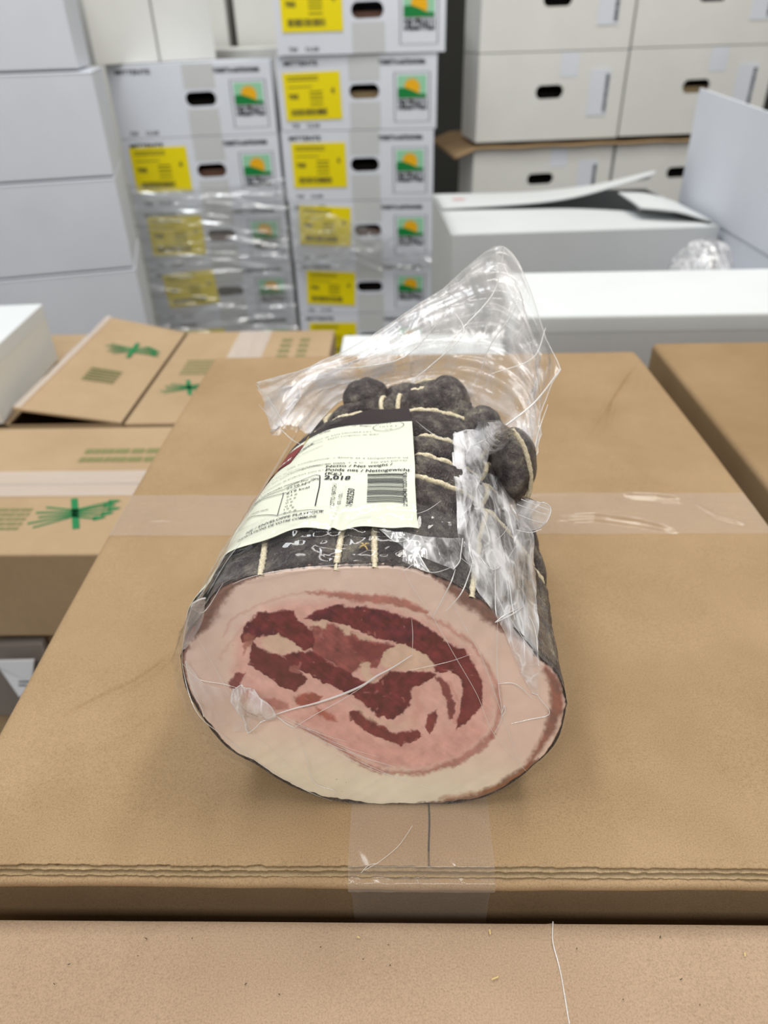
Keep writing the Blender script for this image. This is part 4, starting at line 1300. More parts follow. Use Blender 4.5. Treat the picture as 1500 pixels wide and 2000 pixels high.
# white fat between and round the lean pieces
FI = (224, 194, 172)
for pl_, a in (([(316, 318), (345, 296), (380, 298), (430, 320), (480, 352), (400, 364), (345, 356)], 1), ([(755, 382), (775, 345), (830, 330), (880, 345), (930, 375), (958, 405), (930, 420), (870, 424), (820, 420), (770, 415)], 1),
               ([(682, 400), (712, 395), (722, 438), (750, 470), (716, 468), (680, 445)], .9), ([(600, 258), (646, 262), (652, 292), (622, 290)], .9), ([(655, 285), (720, 298), (746, 312), (690, 312)], .8), ([(490, 245), (560, 246), (558, 276), (520, 262)], .9),
               ([(640, 540), (720, 585), (810, 622), (880, 590), (900, 620), (820, 645), (740, 615), (660, 565)], .5)):
    paint(sdpoly(Uw, Vw, pl_), FI, 5, a, 0.08, 250)
paint(sdline(Uw, Vw, [(880, 500), (900, 560), (880, 610)], [10, 14, 12]), (214, 160, 148), 12, 0.6)
paint(sdline(Uw, Vw, [(1010, 470), (1042, 540), (1030, 620)], [5, 6, 6]), (210, 150, 140), 6, 0.7)
# veins of fat through the lean, small specks of herb
vein = ridged(U / 90 + 3, V / 60, 0, 3, 260)
redness = np.clip((C[..., 0] - C[..., 1]) / (C[..., 0] + 1e-4), 0, 1)
a = (sm(0.80, 0.93, vein) * sm(0.5, 0.75, redness) * 0.45)[..., None]; C = C * (1 - a) + np.array(S((196, 130, 124))) * a
sp = vnoise(U / 4.5, V / 4.5, 0, 270); a = (sm(0.90, 0.97, sp) * sm(0.3, 0.6, fbm(U / 120, V / 120, 0, 2, 271)))[..., None]; C = C * (1 - a * 0.7) + np.array(S((110, 84, 50))) * a * 0.7
C *= (1 + 0.05 * fbm(U / 40, V / 40, 0, 4, 272))[..., None]
# browned rim: strong top left, top right and the right lobe
rim = (1 - rr) * Ro / 0.0005                      # distance from the edge in half millimetres
rim = rim + 3.0 * fbm(U / 30, V / 30, 0, 3, 280) * sm(0, 6, rim) + 1.2 * fbm(U / 9, V / 9, 0, 2, 281)
tg = np.degrees(np.mod(th, 2 * math.pi)) + 0 * rr


def lobe(c, w): 
    dd = np.abs(np.mod(tg - c + 180, 360) - 180); return np.exp(-(dd / w) ** 2)


wd2 = 1.6 + 13 * lobe(148, 13) + 10 * lobe(52, 10) + 11 * lobe(36, 12) + 10 * lobe(-38, 14) + 3 * lobe(180, 20) + 5 * lobe(-60, 14)
a = sm(1.15, 0.55, rim / wd2)[..., None]; C = C * (1 - a * 0.85) + np.array(S((108, 58, 36))) * a * 0.85 * (1 + 0.5 * fbm(U / 12, V / 12, 0, 3, 285))[..., None]
paint(sdline(Uw, Vw, [(1362, 420), (1395, 480), (1400, 560), (1375, 640), (1330, 720), (1290, 780)], [14, 22, 26, 20, 10, 6]), (128, 58, 38), 12, 0.85, 0.4, 282)
paint(sdline(Uw, Vw, [(1290, 785), (1220, 835), (1130, 875), (980, 902)], [6, 8, 6, 5]), (160, 100, 60), 10, 0.7, 0.3, 283)
a = sm(1.9, 0.4, rim)[..., None]; C = C * (1 - a) + np.array(S((48, 36, 32))) * a
for a_ in LONG[:4]:                               # dark nicks where the twine was cut
    dd = np.hypot((np.mod(th - a_ + math.pi, 2 * math.pi) - math.pi) * Ro / 0.0016, rim / 3.2)
    a = sm(1.2, 0.7, dd)[..., None]; C = C * (1 - a) + np.array(S((40, 30, 24))) * a
C = np.clip(C, 0.002, 1)
Yf = fy(Z) - 0.0009 * fbm(U / 160, V / 160, 0, 3, 290) - 0.0006 * redness + 0.0016 * sm(0.975, 1.0, rr) - 0.0004
P = np.stack([X, Yf, Z], -1)
o = grid('cut_face', P[::-1].copy(), M['meat'], meat, close_u=True)
ca = o.data.color_attributes.new('Col', 'FLOAT_COLOR', 'POINT')
ca.data.foreach_set('color', np.concatenate([C, np.ones(C.shape[:2] + (1,))], -1)[::-1].reshape(-1).astype(np.float32))

# bulging lobes of casing at the tied rear end
for px_, py_, yy_, rx_, ry_, rz_ in ((866, 783, .388, .0155, .016, .015), (716, 778, .388, .014, .014, .012), (1002, 903, .332, .0120, .022, .0185), (790, 786, .392, .014, .014, .012), (940, 838, .365, .012, .014, .014)):
    c_ = Py(px_, py_, yy_)
    a_, b_ = np.meshgrid(np.linspace(0, 2 * math.pi, 72, endpoint=False), np.linspace(-math.pi / 2, math.pi / 2, 48), indexing='ij')
    nx_, ny_, nz_ = np.cos(b_) * np.cos(a_), np.cos(b_) * np.sin(a_), np.sin(b_)
    k_ = 1 + 0.10 * fbm(nx_ * 2 + px_, ny_ * 2, nz_ * 2, 4, 77) - 0.06 * np.exp(-((nx_ * 0.7 + nz_ * 0.5 - 0.2) / 0.12) ** 2)
    P = np.stack([c_[0] + rx_ * nx_ * k_, c_[1] + ry_ * ny_ * k_, c_[2] + rz_ * nz_ * k_], -1)
    grid('casing_lobe', P, M['casing'], meat, close_u=True)

tube('twine', catmull([Py(1000, 838, .318), Py(1022, 870, .316), Py(1035, 915, .314), Py(1036, 950, .315), Py(1028, 985, .316)], 10), 0.0012, M['twine'], meat, 9, 1500)
LR_ = tht(808, 900)[0]; LT_ = tht(805, 822)[1]; LB_ = tht(700, 1034)[1]
# ---------------- twine
for k_ in range(4):
    ts = np.linspace(0.002, 0.97, 110)
    tha = long_th(k_, ts)
    q = body_pt(tha, ts, relief(tha, ts) + 0.0008 - 0.0022 * sm(LB_ - 0.01, LB_ + 0.04, ts) * sm(LT_ + 0.12, LT_ + 0.06, ts) * (k_ < 3))
    q[0] += (0, -0.0012, -0.001)
    tube('twine', q, 0.00135, M['twine'], meat, 9, 1500)
for k, r in enumerate(RING):
    tha = np.radians(np.linspace(-20, 200, 190)); ts = r + 0.010 * np.sin(tha + k)
    q = body_pt(tha, ts, relief(tha, ts) + 0.0048 - 0.0034 * sm(LR_ - 0.06, LR_ + 0.04, tha) * (r < LT_ + 0.01) + 0.0003 * np.sin(tha * 40))
    tube('twine', q, 0.00145, M['twine'], meat, 9, 1500)
for a0_, a1_ in ((60, 120), (95, 150)):
    ts = np.linspace(RING[-1], 0.97, 40); tha = np.radians(a0_ + (a1_ - a0_) * np.linspace(0, 1, 40))
    tube('twine', body_pt(tha, ts, relief(tha, ts) + 0.001), 0.0011, M['twine'], meat, 9, 1500)
# frayed knot end on the front skin
q, _i = hit(712, 1068)
if q is not None:
    for dx, dy in ((-9, 4), (8, -5), (6, 7), (-6, -5)):
        e_, _i = hit(712 + dx, 1068 + dy)
        tube('twine_fray', catmull([q + [0, -.0015, .0015], (q + e_) / 2 + [0, -.002, .0025], e_ + [0, -.0015, .0015]], 5), 0.00035, M['straw'], meat, 5)

# ---------------- label
RL = RM * 1.0


def loff(t): return 0.0040 + 0.0022 * sm(RING[0] - 0.08, RING[0], t)


_th, _tt = np.meshgrid(np.linspace(0, 2 * math.pi, 361), np.linspace(0, 1, 121), indexing='ij')
BV2.append(BVHTree.FromPolygons([tuple(p) for p in body_pt(_th, _tt, loff(_tt)).reshape(-1, 3)], _fc))
tTR = tht(805, 822, 1); tBR = tht(817, 1036, 1); tBL = tht(600, 1034, 1); tTM = tht(640, 828, 1)
print('label', tTR, tBR, tBL, tTM)
tb = tBR[1]; tt = tTR[1]
thL = math.radians(178)


def th_right(t): return tBR[0] + (tTR[0] - tBR[0]) * (t - tb) / (tt - tb)


def lab_pt(th, t, off=0.0):
    th = np.asarray(th, float); t = np.asarray(t, float)
    w = 0.0035 + 0.0022 * sm(RING[0] - 0.08, RING[0], t) + 0.0005 * np.sin(th * 9 + 1) + 0.0007 * fbm(th * 3, t * 6, 0, 2, 301)
    w = w + 0.0016 * np.exp(-((t - tb) / 0.03) ** 2) * (np.sin(th * 16) * 0.5 + 0.5) + 0.0018 * np.exp(-((th - 1.85) / 0.03) ** 2) * sm(tb + 0.3, tb, t)
    return body_pt(th, t, w + off)


nu, nv = 320, 160
P = np.zeros((nu, nv, 3))
u = np.linspace(0, 1, nu)[:, None]; v = np.linspace(0, 1, nv)[None, :]
Tm = tb + (tt - tb) * v + 0 * u
THm = th_right(Tm) + (thL - th_right(Tm)) * u
jag = 0.004 * np.sin(THm * 9) + 0.006 * np.exp(-((THm - 1.83) / 0.05) ** 2)
Tm = Tm - jag * (1 - v) * sm(0.0, 0.1, u)
P = lab_pt(THm, Tm)
lab = grid('product_label', P, M['label'], meat)
md = lab.modifiers.new('t', 'SOLIDIFY'); md.thickness = 0.00025; md.offset = 1
LH = 0.00055


def lmp(e=LH): return lambda a, b: tuple(lab_pt(a, b, e))


# black band at the top of the label
u = np.linspace(0, 1, 160)[:, None]; v = np.linspace(0, 1, 14)[None, :]
bh = (0.095 * sm(0.0, 0.04, u) * (1 - 0.72 * sm(0.22, 0.45, u)) + 0.0)
Tm = tt + bh * v; THm = th_right(tt) + (thL - th_right(tt)) * u + 0 * v
bb = grid('black_band', lab_pt(THm, Tm, 0.0), M['label_black'], lab)
md = bb.modifiers.new('t', 'SOLIDIFY'); md.thickness = 0.00025; md.offset = 1


class LFlat(Flat):
    """marks noted by where they sit on the label; metric frame: (arc, along)"""
    def __init__(s):
        super().__init__(lambda a, b: tuple(lab_pt(-a / RL, b / LEN, LH)))


def lp(x, y):
    a, t = tht(x, y, 1); return (-a * RL, t * LEN)


fl = LFlat()
H = 0.0017
TX = [('SAN MICHELE s.r.l.', (643, 832), (702, 828), 1.0, .01), ("Lesignano de' Bagni", (638, 839), (724, 831), 1.0, .01), ('Prosciuttificio', (592, 853), (640, 833), .9, 0), ('Tel. 0521 857840', (592, 861), (646, 843), .9, .03),
      ('Prodotto da SAN MICHELE S.R.L.', (596, 870), (728, 843), .9, 0), ("Via Parma - 43037 Lesignano de' Bagni", (590, 877), (740, 848), .9, 0),
      ('POITRINE ITALIENNE', (520, 911), (613, 866), 1.7, .03), ('sel, dextrose, antioxydant', (528, 915), (632, 871), .8, 0),
      ('alla confezione. / Store at a temperature of', (560, 918), (797, 896), 1.0, 0), ('conserver max + 4 C. - Ne pas percer', (590, 918), (797, 901), 1.0, 0), ('Vor dem Offnen das paket.', (560, 928), (675, 905), .9, 0),
      ('tenir au frais. Ne pas laisser le produit', (500, 948), (628, 909), .7, 0), ('Nach dem Kauf / kuhl lagern', (495, 956), (606, 914), .9, 0), ('a consommer de preference avant le /', (490, 966), (632, 920), .9, 0),
      ('Netto / Net weight /', (637, 914), (766, 908), 2.0, .015), ('Poids net / Nettogewicht', (636, 921), (800, 922), 2.0, .015), ('(Kg.)', (635, 928), (667, 926), 1.8, .015), ('2,018', (633, 937), (683, 936), 2.6, .03),
      ('Valeurs nutritionnelles moyennes pour 100 g', (472, 990), (624, 937), 1.4, 0), ('2538 kJ /', (560, 957), (607, 945), 1.3, 0), ('619 kcal', (560, 966), (605, 954), 1.6, .01),
      ('64 g', (560, 972), (581, 966), 1.2, 0), ('25 g', (559, 979), (579, 973), 1.2, 0), ('0 g', (558, 985), (573, 981), 1.2, 0), ('0 g', (557, 992), (572, 988), 1.2, 0), ('15 g', (556, 998), (576, 992), 1.2, 0), ('2,7 g', (554, 1005), (580, 998), 1.2, 0),
      ('Matieres grasses', (463, 1003), (486, 991), 1.1, 0), ('dont acides gras satures', (468, 1015), (521, 995), 1.2, 0), ('IT', (755, 827), (766, 827), 0.8, 0), ('1019 L', (741, 833), (778, 833), 0.9, 0), ('CE', (752, 839), (767, 839), 0.8, 0),
      ('NE / ENVELOPPE PLASTIQUE', (478, 1043), (630, 1000), 1.9, .01), ('INDICATIONS DE VOTRE COMMUNE', (462, 1058), (617, 1010), 1.9, .01)]
for tx, a, b, h, bo in TX:
    fl.text(tx, lp(*a), lp(*b), h * 1e-3, bo)
# vertical batch lines
for tx, a, b, h, bo in (('LOTTO / BATCH /', (652, 988), (658, 942), 2.0, 0), ('LOT / LOS :', (666, 988), (670, 961), 2.0, 0), ('V603250', (688, 988), (692, 953), 3.0, .01), ('2 284048 020185', (795, 990), (794, 923), 2.0, .01)):
    fl.text(tx, lp(*a), lp(*b), h * 1e-3, bo)
# approval oval
c_ = lp(759, 832); q1_ = lp(788, 832); q2_ = lp(759, 823)
fl.ellipse(c_, abs(q1_[0] - c_[0]), abs(q2_[1] - c_[1]), 0.00030)
# barcode
Q = [np.array(lp(*p)) for p in ((716, 981), (790, 984), (787, 924), (717, 921))]
bq = lambda u, v: tuple((1 - u) * (1 - v) * Q[0] + u * (1 - v) * Q[1] + u * v * Q[2] + (1 - u) * v * Q[3])
r = random.Random(9); s_ = 0.0
while s_ < 0.985:
    w_ = r.choice([0.009, 0.012, 0.018, 0.030])
    for i in range(10):
        fl.poly([bq(i / 10, s_), bq((i + 1) / 10, s_), bq((i + 1) / 10, s_ + w_), bq(i / 10, s_ + w_)])
    s_ += w_ + r.choice([0.012, 0.016, 0.028])


def lline(pts, w=0.0003, n=14):
    for p_, q_ in zip(pts[:-1], pts[1:]):
        a, b = np.array(lp(*p_)), np.array(lp(*q_)); fl.line([tuple(a + (b - a) * i / n) for i in range(n + 1)], w)


lline([(470, 985), (555, 956), (618, 929)]); lline([(626, 930), (616, 988)], 0.0005); lline([(618, 929), (626, 930)]); lline([(474, 995), (560, 963), (622, 935)])
lline([(553, 962), (543, 1008)]); lline([(460, 1034), (543, 1008), (600, 997), (632, 996)])
fl.build('printed_text', M['ink'], lab)
# red printed brand block on the far side, gold edge
fl = LFlat()
A_, B_ = lp(594, 866), lp(566, 903)
D_ = (A_[0] - 0.45 * RL, A_[1] + 0.004); C_ = (B_[0] - 0.45 * RL, B_[1])
n = 12
gp = lambda u, v: tuple((1 - u) * (1 - v) * np.array(A_) + (1 - u) * v * np.array(B_) + u * v * np.array(C_) + u * (1 - v) * np.array(D_))
for i in range(n):
    for j in range(n):
        fl.poly([gp(i / n, j / n), gp((i + 1) / n, j / n), gp((i + 1) / n, (j + 1) / n), gp(i / n, (j + 1) / n)])
rb = fl.build('red_print', M['label_red'], lab)
fl = LFlat(); fl.mp = lambda a, b: tuple(lab_pt(-a / RL, b / LEN, LH + 0.0002))
fl.text('SAN MICHELE', gp(0.95, 0.9), gp(0.05, 0.75), 0.003, 0.03); fl.build('white_print', M['white_ink'], rb)
fl = LFlat(); a, b = np.array(lp(603, 852)), np.array(lp(592, 868)); fl.line([tuple(a + (b - a) * i / 6) for i in range(7)], 0.0007)
fl.build('gold_line', M['label_gold'], lab)

# ================================================================ plastic
def anchor(px, py, lift=0.003, fb=None):
    """point on the body under a pixel lifted towards the outside; off the body: on the plane y = fb"""
    P_, _ = hit(px, py)
    d_ = ray(px, py); d_ = d_ / np.linalg.norm(d_)
    fp_ = None
    # the cut face is flat: aim at it when the ray meets it
    q = FP(px, py)
    inside = np.hypot(q[0] - CEN[0], q[2] - CEN[1]) < Rout(math.atan2(q[2] - CEN[1], q[0] - CEN[0]))
    if inside: return q - d_ * lift
    if P_ is not None: return P_ - d_ * lift
    if fb is None: fb = Y0 + 0.01
    return Py(px, py, fb)


def drape(name, rows_, m, amp=0.0015, sc=45, seed=1, n=8, fb=None, lift=0.003, extra=None):
    """film through pixel-noted anchor points on the body; rows of (x, y[, lift[, y-plane]])"""
    R = []
    for row in rows_:
        R.append([anchor(p[0], p[1], p[2] if len(p) > 2 else lift, p[3] if len(p) > 3 else fb) for p in row])
    rw = np.array([catmull(r_, n) for r_ in R])
    G = np.array([catmull(list(rw[:, j]), n) for j in range(rw.shape[1])])
    # crumple along the local normal
    du = np.gradient(G, axis=0); dv = np.gradient(G, axis=1); N = np.cross(du, dv); N /= np.linalg.norm(N, axis=2)[..., None] + 1e-9
    h = amp * ridged(G[..., 0] * sc, G[..., 1] * sc, G[..., 2] * sc, 3, seed)
    G = G + N * h[..., None]
    return grid(name, G, m, meat), G


def crease(pts, rad=0.00028, lift=0.003, fb=None, name='film_crease', m=None):
    P_ = catmull([anchor(p[0], p[1], lift, fb) for p in pts], 8)
    n = len(P_); rad_ = 0.5 * rad * (0.35 + 0.65 * np.sin(np.linspace(0.15, math.pi - 0.15, n)))
    return tube(name, P_, rad_, m or M['film_ridge'], meat, 6)


# skin-tight film over the cut face
NA2, NR2 = 360, 120
th = np.linspace(0, 2 * math.pi, NA2, endpoint=False)[:, None]; rr = np.linspace(0.0, 1, NR2)[None, :]
Ro2 = Rout(th) + 0.0012 + 0.0045 * np.exp(-(((th - math.radians(188)) / 0.30) ** 2)) + 0.003 * np.exp(-(((th - math.radians(150)) / 0.12) ** 2))
X = CEN[0] + Ro2 * rr * np.cos(th); Z = np.maximum(CEN[1] + Ro2 * rr * np.sin(th), ZT + 0.0006)
diag = (X * 0.80 + Z * 0.60); dn = (-X * 0.60 + Z * 0.80)
low = sm(0.02, -0.02, (Z - CEN[1]) + 0.25 * (X - CEN[0]))
wr = 0.0007 * low * ridged(diag * 10, dn * 190, 0, 2, 401) + 0.0006 * ridged(X * 45, Z * 45, 0, 3, 402)
Yf = fy(Z) - 0.0024 - wr + 0.003 * rr ** 14
P = np.stack([X, Yf, Z], -1)
grid('face_film', P[::-1].copy(), M['film'], meat, close_u=True)
# film over the skin: front part and over the label
TH, TT = np.meshgrid(np.radians(np.linspace(12, 215, 420)), np.linspace(-0.012, 0.17, 120), indexing='ij')
hw = 0.0022 + (0.0008 + 0.0026 * sm(0.5, 0.9, TH)) * sm(0.02, 0.2, TT) + 0.0022 * sm(RING[0] - 0.08, RING[0], TT) + 0.0014 * ridged(np.cos(TH) * 3.5, np.sin(TH) * 3.5, TT * 7, 3, 405) + 0.0009 * ridged(TH * 6, TT * 22, 0, 2, 406)
P = body_pt(TH, TT, hw); P[..., 2] = np.maximum(P[..., 2], ZT + 0.0008)
grid('sleeve_film', P, M['film'], meat)
TH, TT = np.meshgrid(np.radians(np.linspace(152, 205, 120)), np.linspace(0.17, 0.80, 180), indexing='ij')
hw = 0.0062 + 0.0018 * ridged(TH * 2.5, TT * 5, 0, 3, 408)
P = body_pt(TH, TT, hw); P[..., 2] = np.maximum(P[..., 2], ZT + 0.0008)
grid('sleeve_film', P, M['film'], meat)

# the open end of the bag, crumpled up behind the meat
def tail(name, ctl, m, seed, amp=0.0034, sc=26, n=14, shift=0.0):
    R = [[Py(x, y, d_ + shift) for x, y, d_ in row] for row in ctl]
    rw = np.array([catmull(r_, n) for r_ in R]); G = np.array([catmull(list(rw[:, j]), n) for j in range(rw.shape[1])])
    du = np.gradient(G, axis=0); dv = np.gradient(G, axis=1); N = np.cross(du, dv); N /= np.linalg.norm(N, axis=2)[..., None] + 1e-9
    vv, uu = np.meshgrid(np.linspace(0, 1, G.shape[0]), np.linspace(0, 1, G.shape[1]), indexing='ij')
    if G.shape[0] != vv.shape[0]: raise ValueError
    us_ = uu * 9 + 1.2 * vnoise(uu * 4, vv * 3, 0, seed + 2)
    h = amp * (1.0 * ridged(us_, vv * 1.6 + uu * 2, 0, 2, seed) + 0.45 * ridged(G[..., 0] * sc * 1.6, G[..., 1] * sc, G[..., 2] * sc * 1.6, 2, seed + 3) + 0.22 * ridged(us_ * 3.1, vv * 7, 0, 2, seed + 5))
    G = G + N * h[..., None]
    o = grid(name, G, m, meat)
    return G


ctlA = [[(605, 850, .35), (668, 782, .395), (765, 768, .408), (850, 762, .408), (925, 815, .39), (985, 865, .345), (1020, 930, .315)],
        [(572, 840, .352), (640, 757, .398), (740, 735, .412), (860, 722, .412), (960, 765, .395), (1020, 820, .36), (1036, 905, .335)],
        [(530, 835, .355), (600, 752, .385), (715, 715, .40), (850, 675, .41), (980, 680, .405), (1050, 755, .38), (1050, 862, .35)],
        [(515, 800, .355), (580, 738, .39), (690, 698, .41), (830, 620, .425), (990, 590, .42), (1070, 700, .39), (1062, 820, .36)],
        [(499, 748, .36), (590, 722, .395), (680, 690, .415), (850, 590, .435), (985, 484, .44), (1066, 650, .40), (1094, 722, .375)]]
ctlA2 = [list(reversed(r_)) for r_ in ctlA]
GA = tail('bag_end', ctlA, M['film_tail'], 501)
ctlB = [[(x + (8 if k < 4 else -10) * (1 if j > 0 else 0), y + (14 if j > 1 else 2), d_ + 0.018 * (1 - abs(j - 1) / 4)) for k, (x, y, d_) in enumerate(row)] for j, row in enumerate(ctlA)]
GB = tail('bag_end', ctlB, M['film_tail'], 517, 0.006, 22)
# hems and folds of the bag end
def hem(pts, rad=0.0006, m=None):
    P_ = catmull([Py(*p) for p in pts], 8); n = len(P_)
    tube('film_crease', P_, 0.55 * rad * (0.4 + 0.6 * np.sin(np.linspace(0.1, math.pi - 0.1, n))), m or M['film_ridge'], meat, 6)


for g in (GA,):
    for e in (g[-1], g[:, 0], g[:, -1]):
        tube('film_hem', e[::4], 0.00022, M['film_ridge'], meat, 6)
hem([(500, 750, .35), (535, 795, .35), (560, 840, .345)]); hem([(505, 790, .35), (560, 850, .345), (590, 870, .33)], .0004)
hem([(985, 484, .425), (965, 570, .41), (905, 640, .395), (860, 690, .385)], .0008); hem([(985, 520, .43), (1010, 590, .40), (960, 670, .39), (940, 720, .385)], .0006)
hem([(1066, 640, .39), (1040, 700, .375), (960, 730, .37)], .0006); hem([(600, 722, .385), (720, 715, .385), (800, 690, .39), (880, 600, .40)], .0007)
hem([(1094, 722, .37), (1040, 790, .355), (960, 850, .33), (925, 870, .32)], .0010); hem([(1070, 790, .35), (1050, 850, .34), (1036, 930, .32)], .0006)
hem([(880, 600, .41), (905, 650, .39), (840, 715, .37), (800, 745, .365)], .0005)

# torn film folded down the right-hand side
RW = [[(893, 828, .006), (930, 822, .010), (975, 830, .012), (1010, 845, .014, .32)],
      [(884, 870, .004), (925, 880, .008), (965, 890, .012), (992, 890, .014, .31)],
      [(888, 930, .004), (930, 940, .008), (970, 935, .013), (1004, 930, .014, .30)],
      [(893, 990, .003), (935, 1000, .008), (980, 985, .014), (1010, 985, .014, .29)],
      [(897, 1042, .003), (945, 1050, .008), (990, 1035, .012), (1042, 1045, .010, .28)],
      [(908, 1088, .003), (960, 1100, .006), (1005, 1100, .010), (1049, 1110, .010, .26)],
      [(930, 1140, .003), (975, 1152, .005), (1015, 1150, .008), (1052, 1170, .008, .245)],
      [(962, 1192, .003), (995, 1208, .004), (1028, 1215, .006), (1056, 1235, .006, .225)],
      [(990, 1250, .003), (1012, 1268, .004), (1036, 1280, .005), (1057, 1295, .005, .21)],
      [(1018, 1320, .003), (1030, 1330, .004), (1045, 1338, .005), (1054, 1345, .005, .20)],
      [(1040, 1356, .004), (1044, 1358, .004), (1048, 1360, .004), (1052, 1361, .004, .198)]]
o, G1 = drape('torn_film', RW, M['film_fold'], 0.0018, 60, 601)
for e in (G1[:, 0], G1[:, -1]): tube('film_hem', e[::3], 0.00022, M['film_ridge'], meat, 6)
RW = [[(885, 848, .006), (920, 838, .014), (960, 850, .016)], [(890, 900, .006), (925, 900, .010), (950, 910, .014)], [(905, 960, .005), (915, 965, .008), (925, 970, .012)], [(895, 1040, .004), (902, 1043, .005), (908, 1045, .005)]]
o, G2 = drape('torn_film', RW, M['film_fold'], 0.001, 60, 603)
for e in (G2[:, 0],): tube('film_hem', e[::3], 0.0003, M['film_ridge'], meat, 6)
# the stiff ear that sticks out
RW = [[(1000, 985, .012, .285), (1012, 965, .012, .285), (1020, 966, .012, .285)], [(1008, 1010, .012, .285), (1035, 990, .014, .28), (1045, 978, .014, .28)], [(1012, 1030, .012, .28), (1040, 1015, .014, .275), (1074, 990, .014, .275)], [(1020, 1036, .012, .28), (1046, 1036, .012, .275), (1064, 1020, .014, .27)]]
o, G3 = drape('film_ear', RW, M['film_tail'], 0.0012, 70, 605)
for e in (G3[-1], G3[:, -1], G3[0]): tube('film_hem', e[::2], 0.00026, M['film_ridge'], meat, 6)
for l in ([(1010, 985), (1040, 996), (1068, 1006)], [(1012, 1005), (1040, 1016), (1062, 1022)], [(1018, 975), (1045, 986), (1072, 996)], [(1008, 1035), (1035, 1040), (1058, 1034)]):
    tube('film_crease', catmull([Py(x, y, .272) for x, y in l], 6), 0.0002, M['film_ridge'], meat, 6)
# film loop across the front of the skin
RW = [[(742, 1034, .004), (800, 1040, .006), (860, 1048, .006), (905, 1050, .005)], [(760, 1048, .004), (820, 1062, .008), (865, 1078, .008), (900, 1092, .005)], [(776, 1060, .004), (800, 1075, .006), (840, 1092, .006), (886, 1112, .004)]]
o, G4 = drape('film_fold', RW, M['film_fold'], 0.001, 70, 607)
for e in (G4[0], G4[-1]): tube('film_hem', e[::2], 0.00026, M['film_ridge'], meat, 6)
RW = [[(782, 1044, .004), (812, 1064, .006)], [(788, 1070, .004), (822, 1090, .006)], [(786, 1096, .004), (838, 1116, .004)]]
o, G5 = drape('film_fold', RW, M['film_fold'], 0.0008, 70, 609)
for e in (G5[:, 0], G5[-1], G5[:, 1 * 8]): tube('film_hem', e[::2], 0.0003, M['film_ridge'], meat, 6)
# knot of film on the left of the cut face, with flaps
RW = [[(448, 1352, .004), (470, 1338, .010), (498, 1344, .006)], [(452, 1374, .006), (486, 1366, .016), (520, 1368, .008)], [(468, 1400, .005), (500, 1394, .016), (538, 1394, .006)], [(484, 1432, .004), (505, 1420, .008), (534, 1408, .005)]]
o, G6 = drape('film_knot', RW, M['film_fold'], 0.0026, 75, 611, 10)
for e in (G6[0], G6[:, 0], G6[:, -1], G6[-1]): tube('film_hem', e[::3], 0.00026, M['film_ridge'], meat, 6)
RW = [[(362, 1292, .004), (400, 1335, .005), (455, 1345, .005)], [(374, 1340, .004), (410, 1380, .006), (470, 1390, .006)], [(398, 1400, .004), (430, 1428, .005), (484, 1430, .004)]]
o, G7 = drape('film_lobe', RW, M['film_tail'], 0.0012, 60, 613)
for e in (G7[-1], G7[0]): tube('film_hem', e[::2], 0.00026, M['film_ridge'], meat, 6)
RW = [[(372, 1188, .003), (386, 1178, .005), (402, 1172, .004)], [(362, 1230, .003), (380, 1215, .006), (398, 1206, .004)], [(357, 1275, .003), (366, 1262, .005), (380, 1245, .003)]]
o, G8 = drape('film_lobe', RW, M['film_tail'], 0.0014, 70, 615, fb=Y0 + 0.004)
tube('film_hem', G8[:, 0][::2], 0.0003, M['film_ridge'], meat, 6)

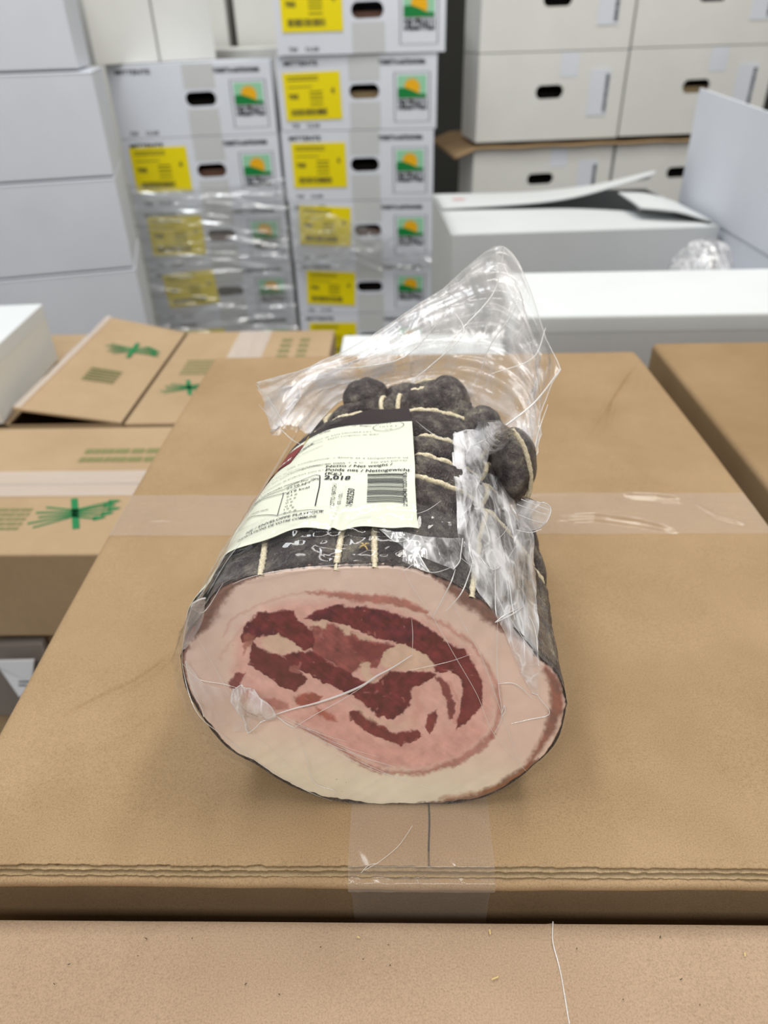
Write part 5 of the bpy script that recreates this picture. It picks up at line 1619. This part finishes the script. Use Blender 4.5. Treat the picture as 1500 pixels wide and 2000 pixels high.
CR = [([(835, 45), (870, 120), (950, 240), (1030, 380), (1110, 520), (1170, 660), (1290, 800)], .00022), ([(30, 405), (90, 462), (180, 480), (235, 495)], .0003), ([(440, 640), (480, 740), (512, 840), (585, 870), (585, 895)], .00035),
      ([(1185, 250), (1182, 400), (1190, 500), (1200, 600), (1172, 662)], .00035), ([(1030, 60), (1015, 105), (985, 165), (950, 230)], .00055), ([(1185, 478), (1250, 480), (1312, 532)], .0004), ([(1235, 625), (1300, 610), (1375, 588), (1330, 520)], .00045),
      ([(370, 592), (440, 570), (520, 550), (610, 520), (690, 485), (740, 452), (800, 420), (870, 375)], .0010), ([(430, 645), (520, 590), (620, 535), (740, 458)], .0003), ([(872, 375), (874, 300), (870, 240)], .0003), ([(375, 598), (410, 625), (440, 640)], .0006),
      ([(1000, 140), (1060, 260), (1130, 390), (1190, 560), (1240, 700), (1270, 790)], .00022), ([(80, 300), (160, 440), (240, 590), (330, 700), (500, 850)], .00022), ([(1225, 230), (1290, 330), (1340, 400)], .00025), ([(60, 200), (110, 215), (180, 110)], .0003),
      ([(860, 430), (1000, 400), (1090, 370)], .0002), ([(1175, 255), (1215, 225), (1265, 200)], .0007), ([(1200, 600), (1212, 580), (1208, 560), (1200, 590)], .0006)]
for k in range(8):
    x_, y_ = 330 + 34 * k + 17 * (k % 3), 575 + 21 * k - 9 * (k % 2); L_ = 200 + 60 * (k % 4)
    CR.append(([(x_, y_), (x_ + L_ * .33, y_ + L_ * .17), (x_ + L_ * .66, y_ + L_ * .31), (x_ + L_, y_ + L_ * .41)], .00017))
for pts, w_ in CR: crease([crop(*p) for p in pts], w_, 0.0042)
CR2 = [([(925, 1092), (915, 1125), (900, 1160), (870, 1195)], .0005), ([(900, 1090), (925, 1105), (915, 1060), (935, 1010)], .0004), ([(820, 1112), (850, 1118), (890, 1105)], .0003), ([(788, 1115), (815, 1100), (840, 1117)], .0003),
       ([(1042, 1050), (1022, 1110), (1022, 1180)], .0004), ([(967, 1105), (968, 1190), (975, 1210)], .0004), ([(990, 1100), (1000, 1180), (1006, 1210)], .0004), ([(970, 1215), (1000, 1200), (1022, 1185)], .0006), ([(1022, 1180), (1045, 1230), (1052, 1300)], .0003),
       ([(1008, 1065), (985, 1100), (960, 1112), (935, 1085)], .0005), ([(940, 1080), (985, 1040), (1000, 1005)], .0004), ([(945, 975), (965, 950), (985, 885)], .0003), ([(810, 1005), (835, 996), (862, 978)], .0003), ([(812, 822), (850, 850), (895, 862)], .0003),
       ([(730, 1000), (728, 1034), (742, 1040)], .0002), ([(405, 1160), (440, 1100), (470, 1060)], .0003), ([(400, 1175), (480, 1130), (600, 1108), (730, 1102)], .00025)]
for pts, w_ in CR2: crease(pts, w_, 0.0055, 0.235)
for pts, w_ in [([(374, 1185), (358, 1250), (358, 1310), (385, 1392), (440, 1440), (520, 1500), (600, 1545), (650, 1565)], .00035), ([(376, 1185), (400, 1150), (430, 1100), (480, 1010), (540, 910), (575, 850)], .00035)]:
    crease(pts, w_, 0.002, Y0 + 0.002 if pts[1][1] > 1200 else None)
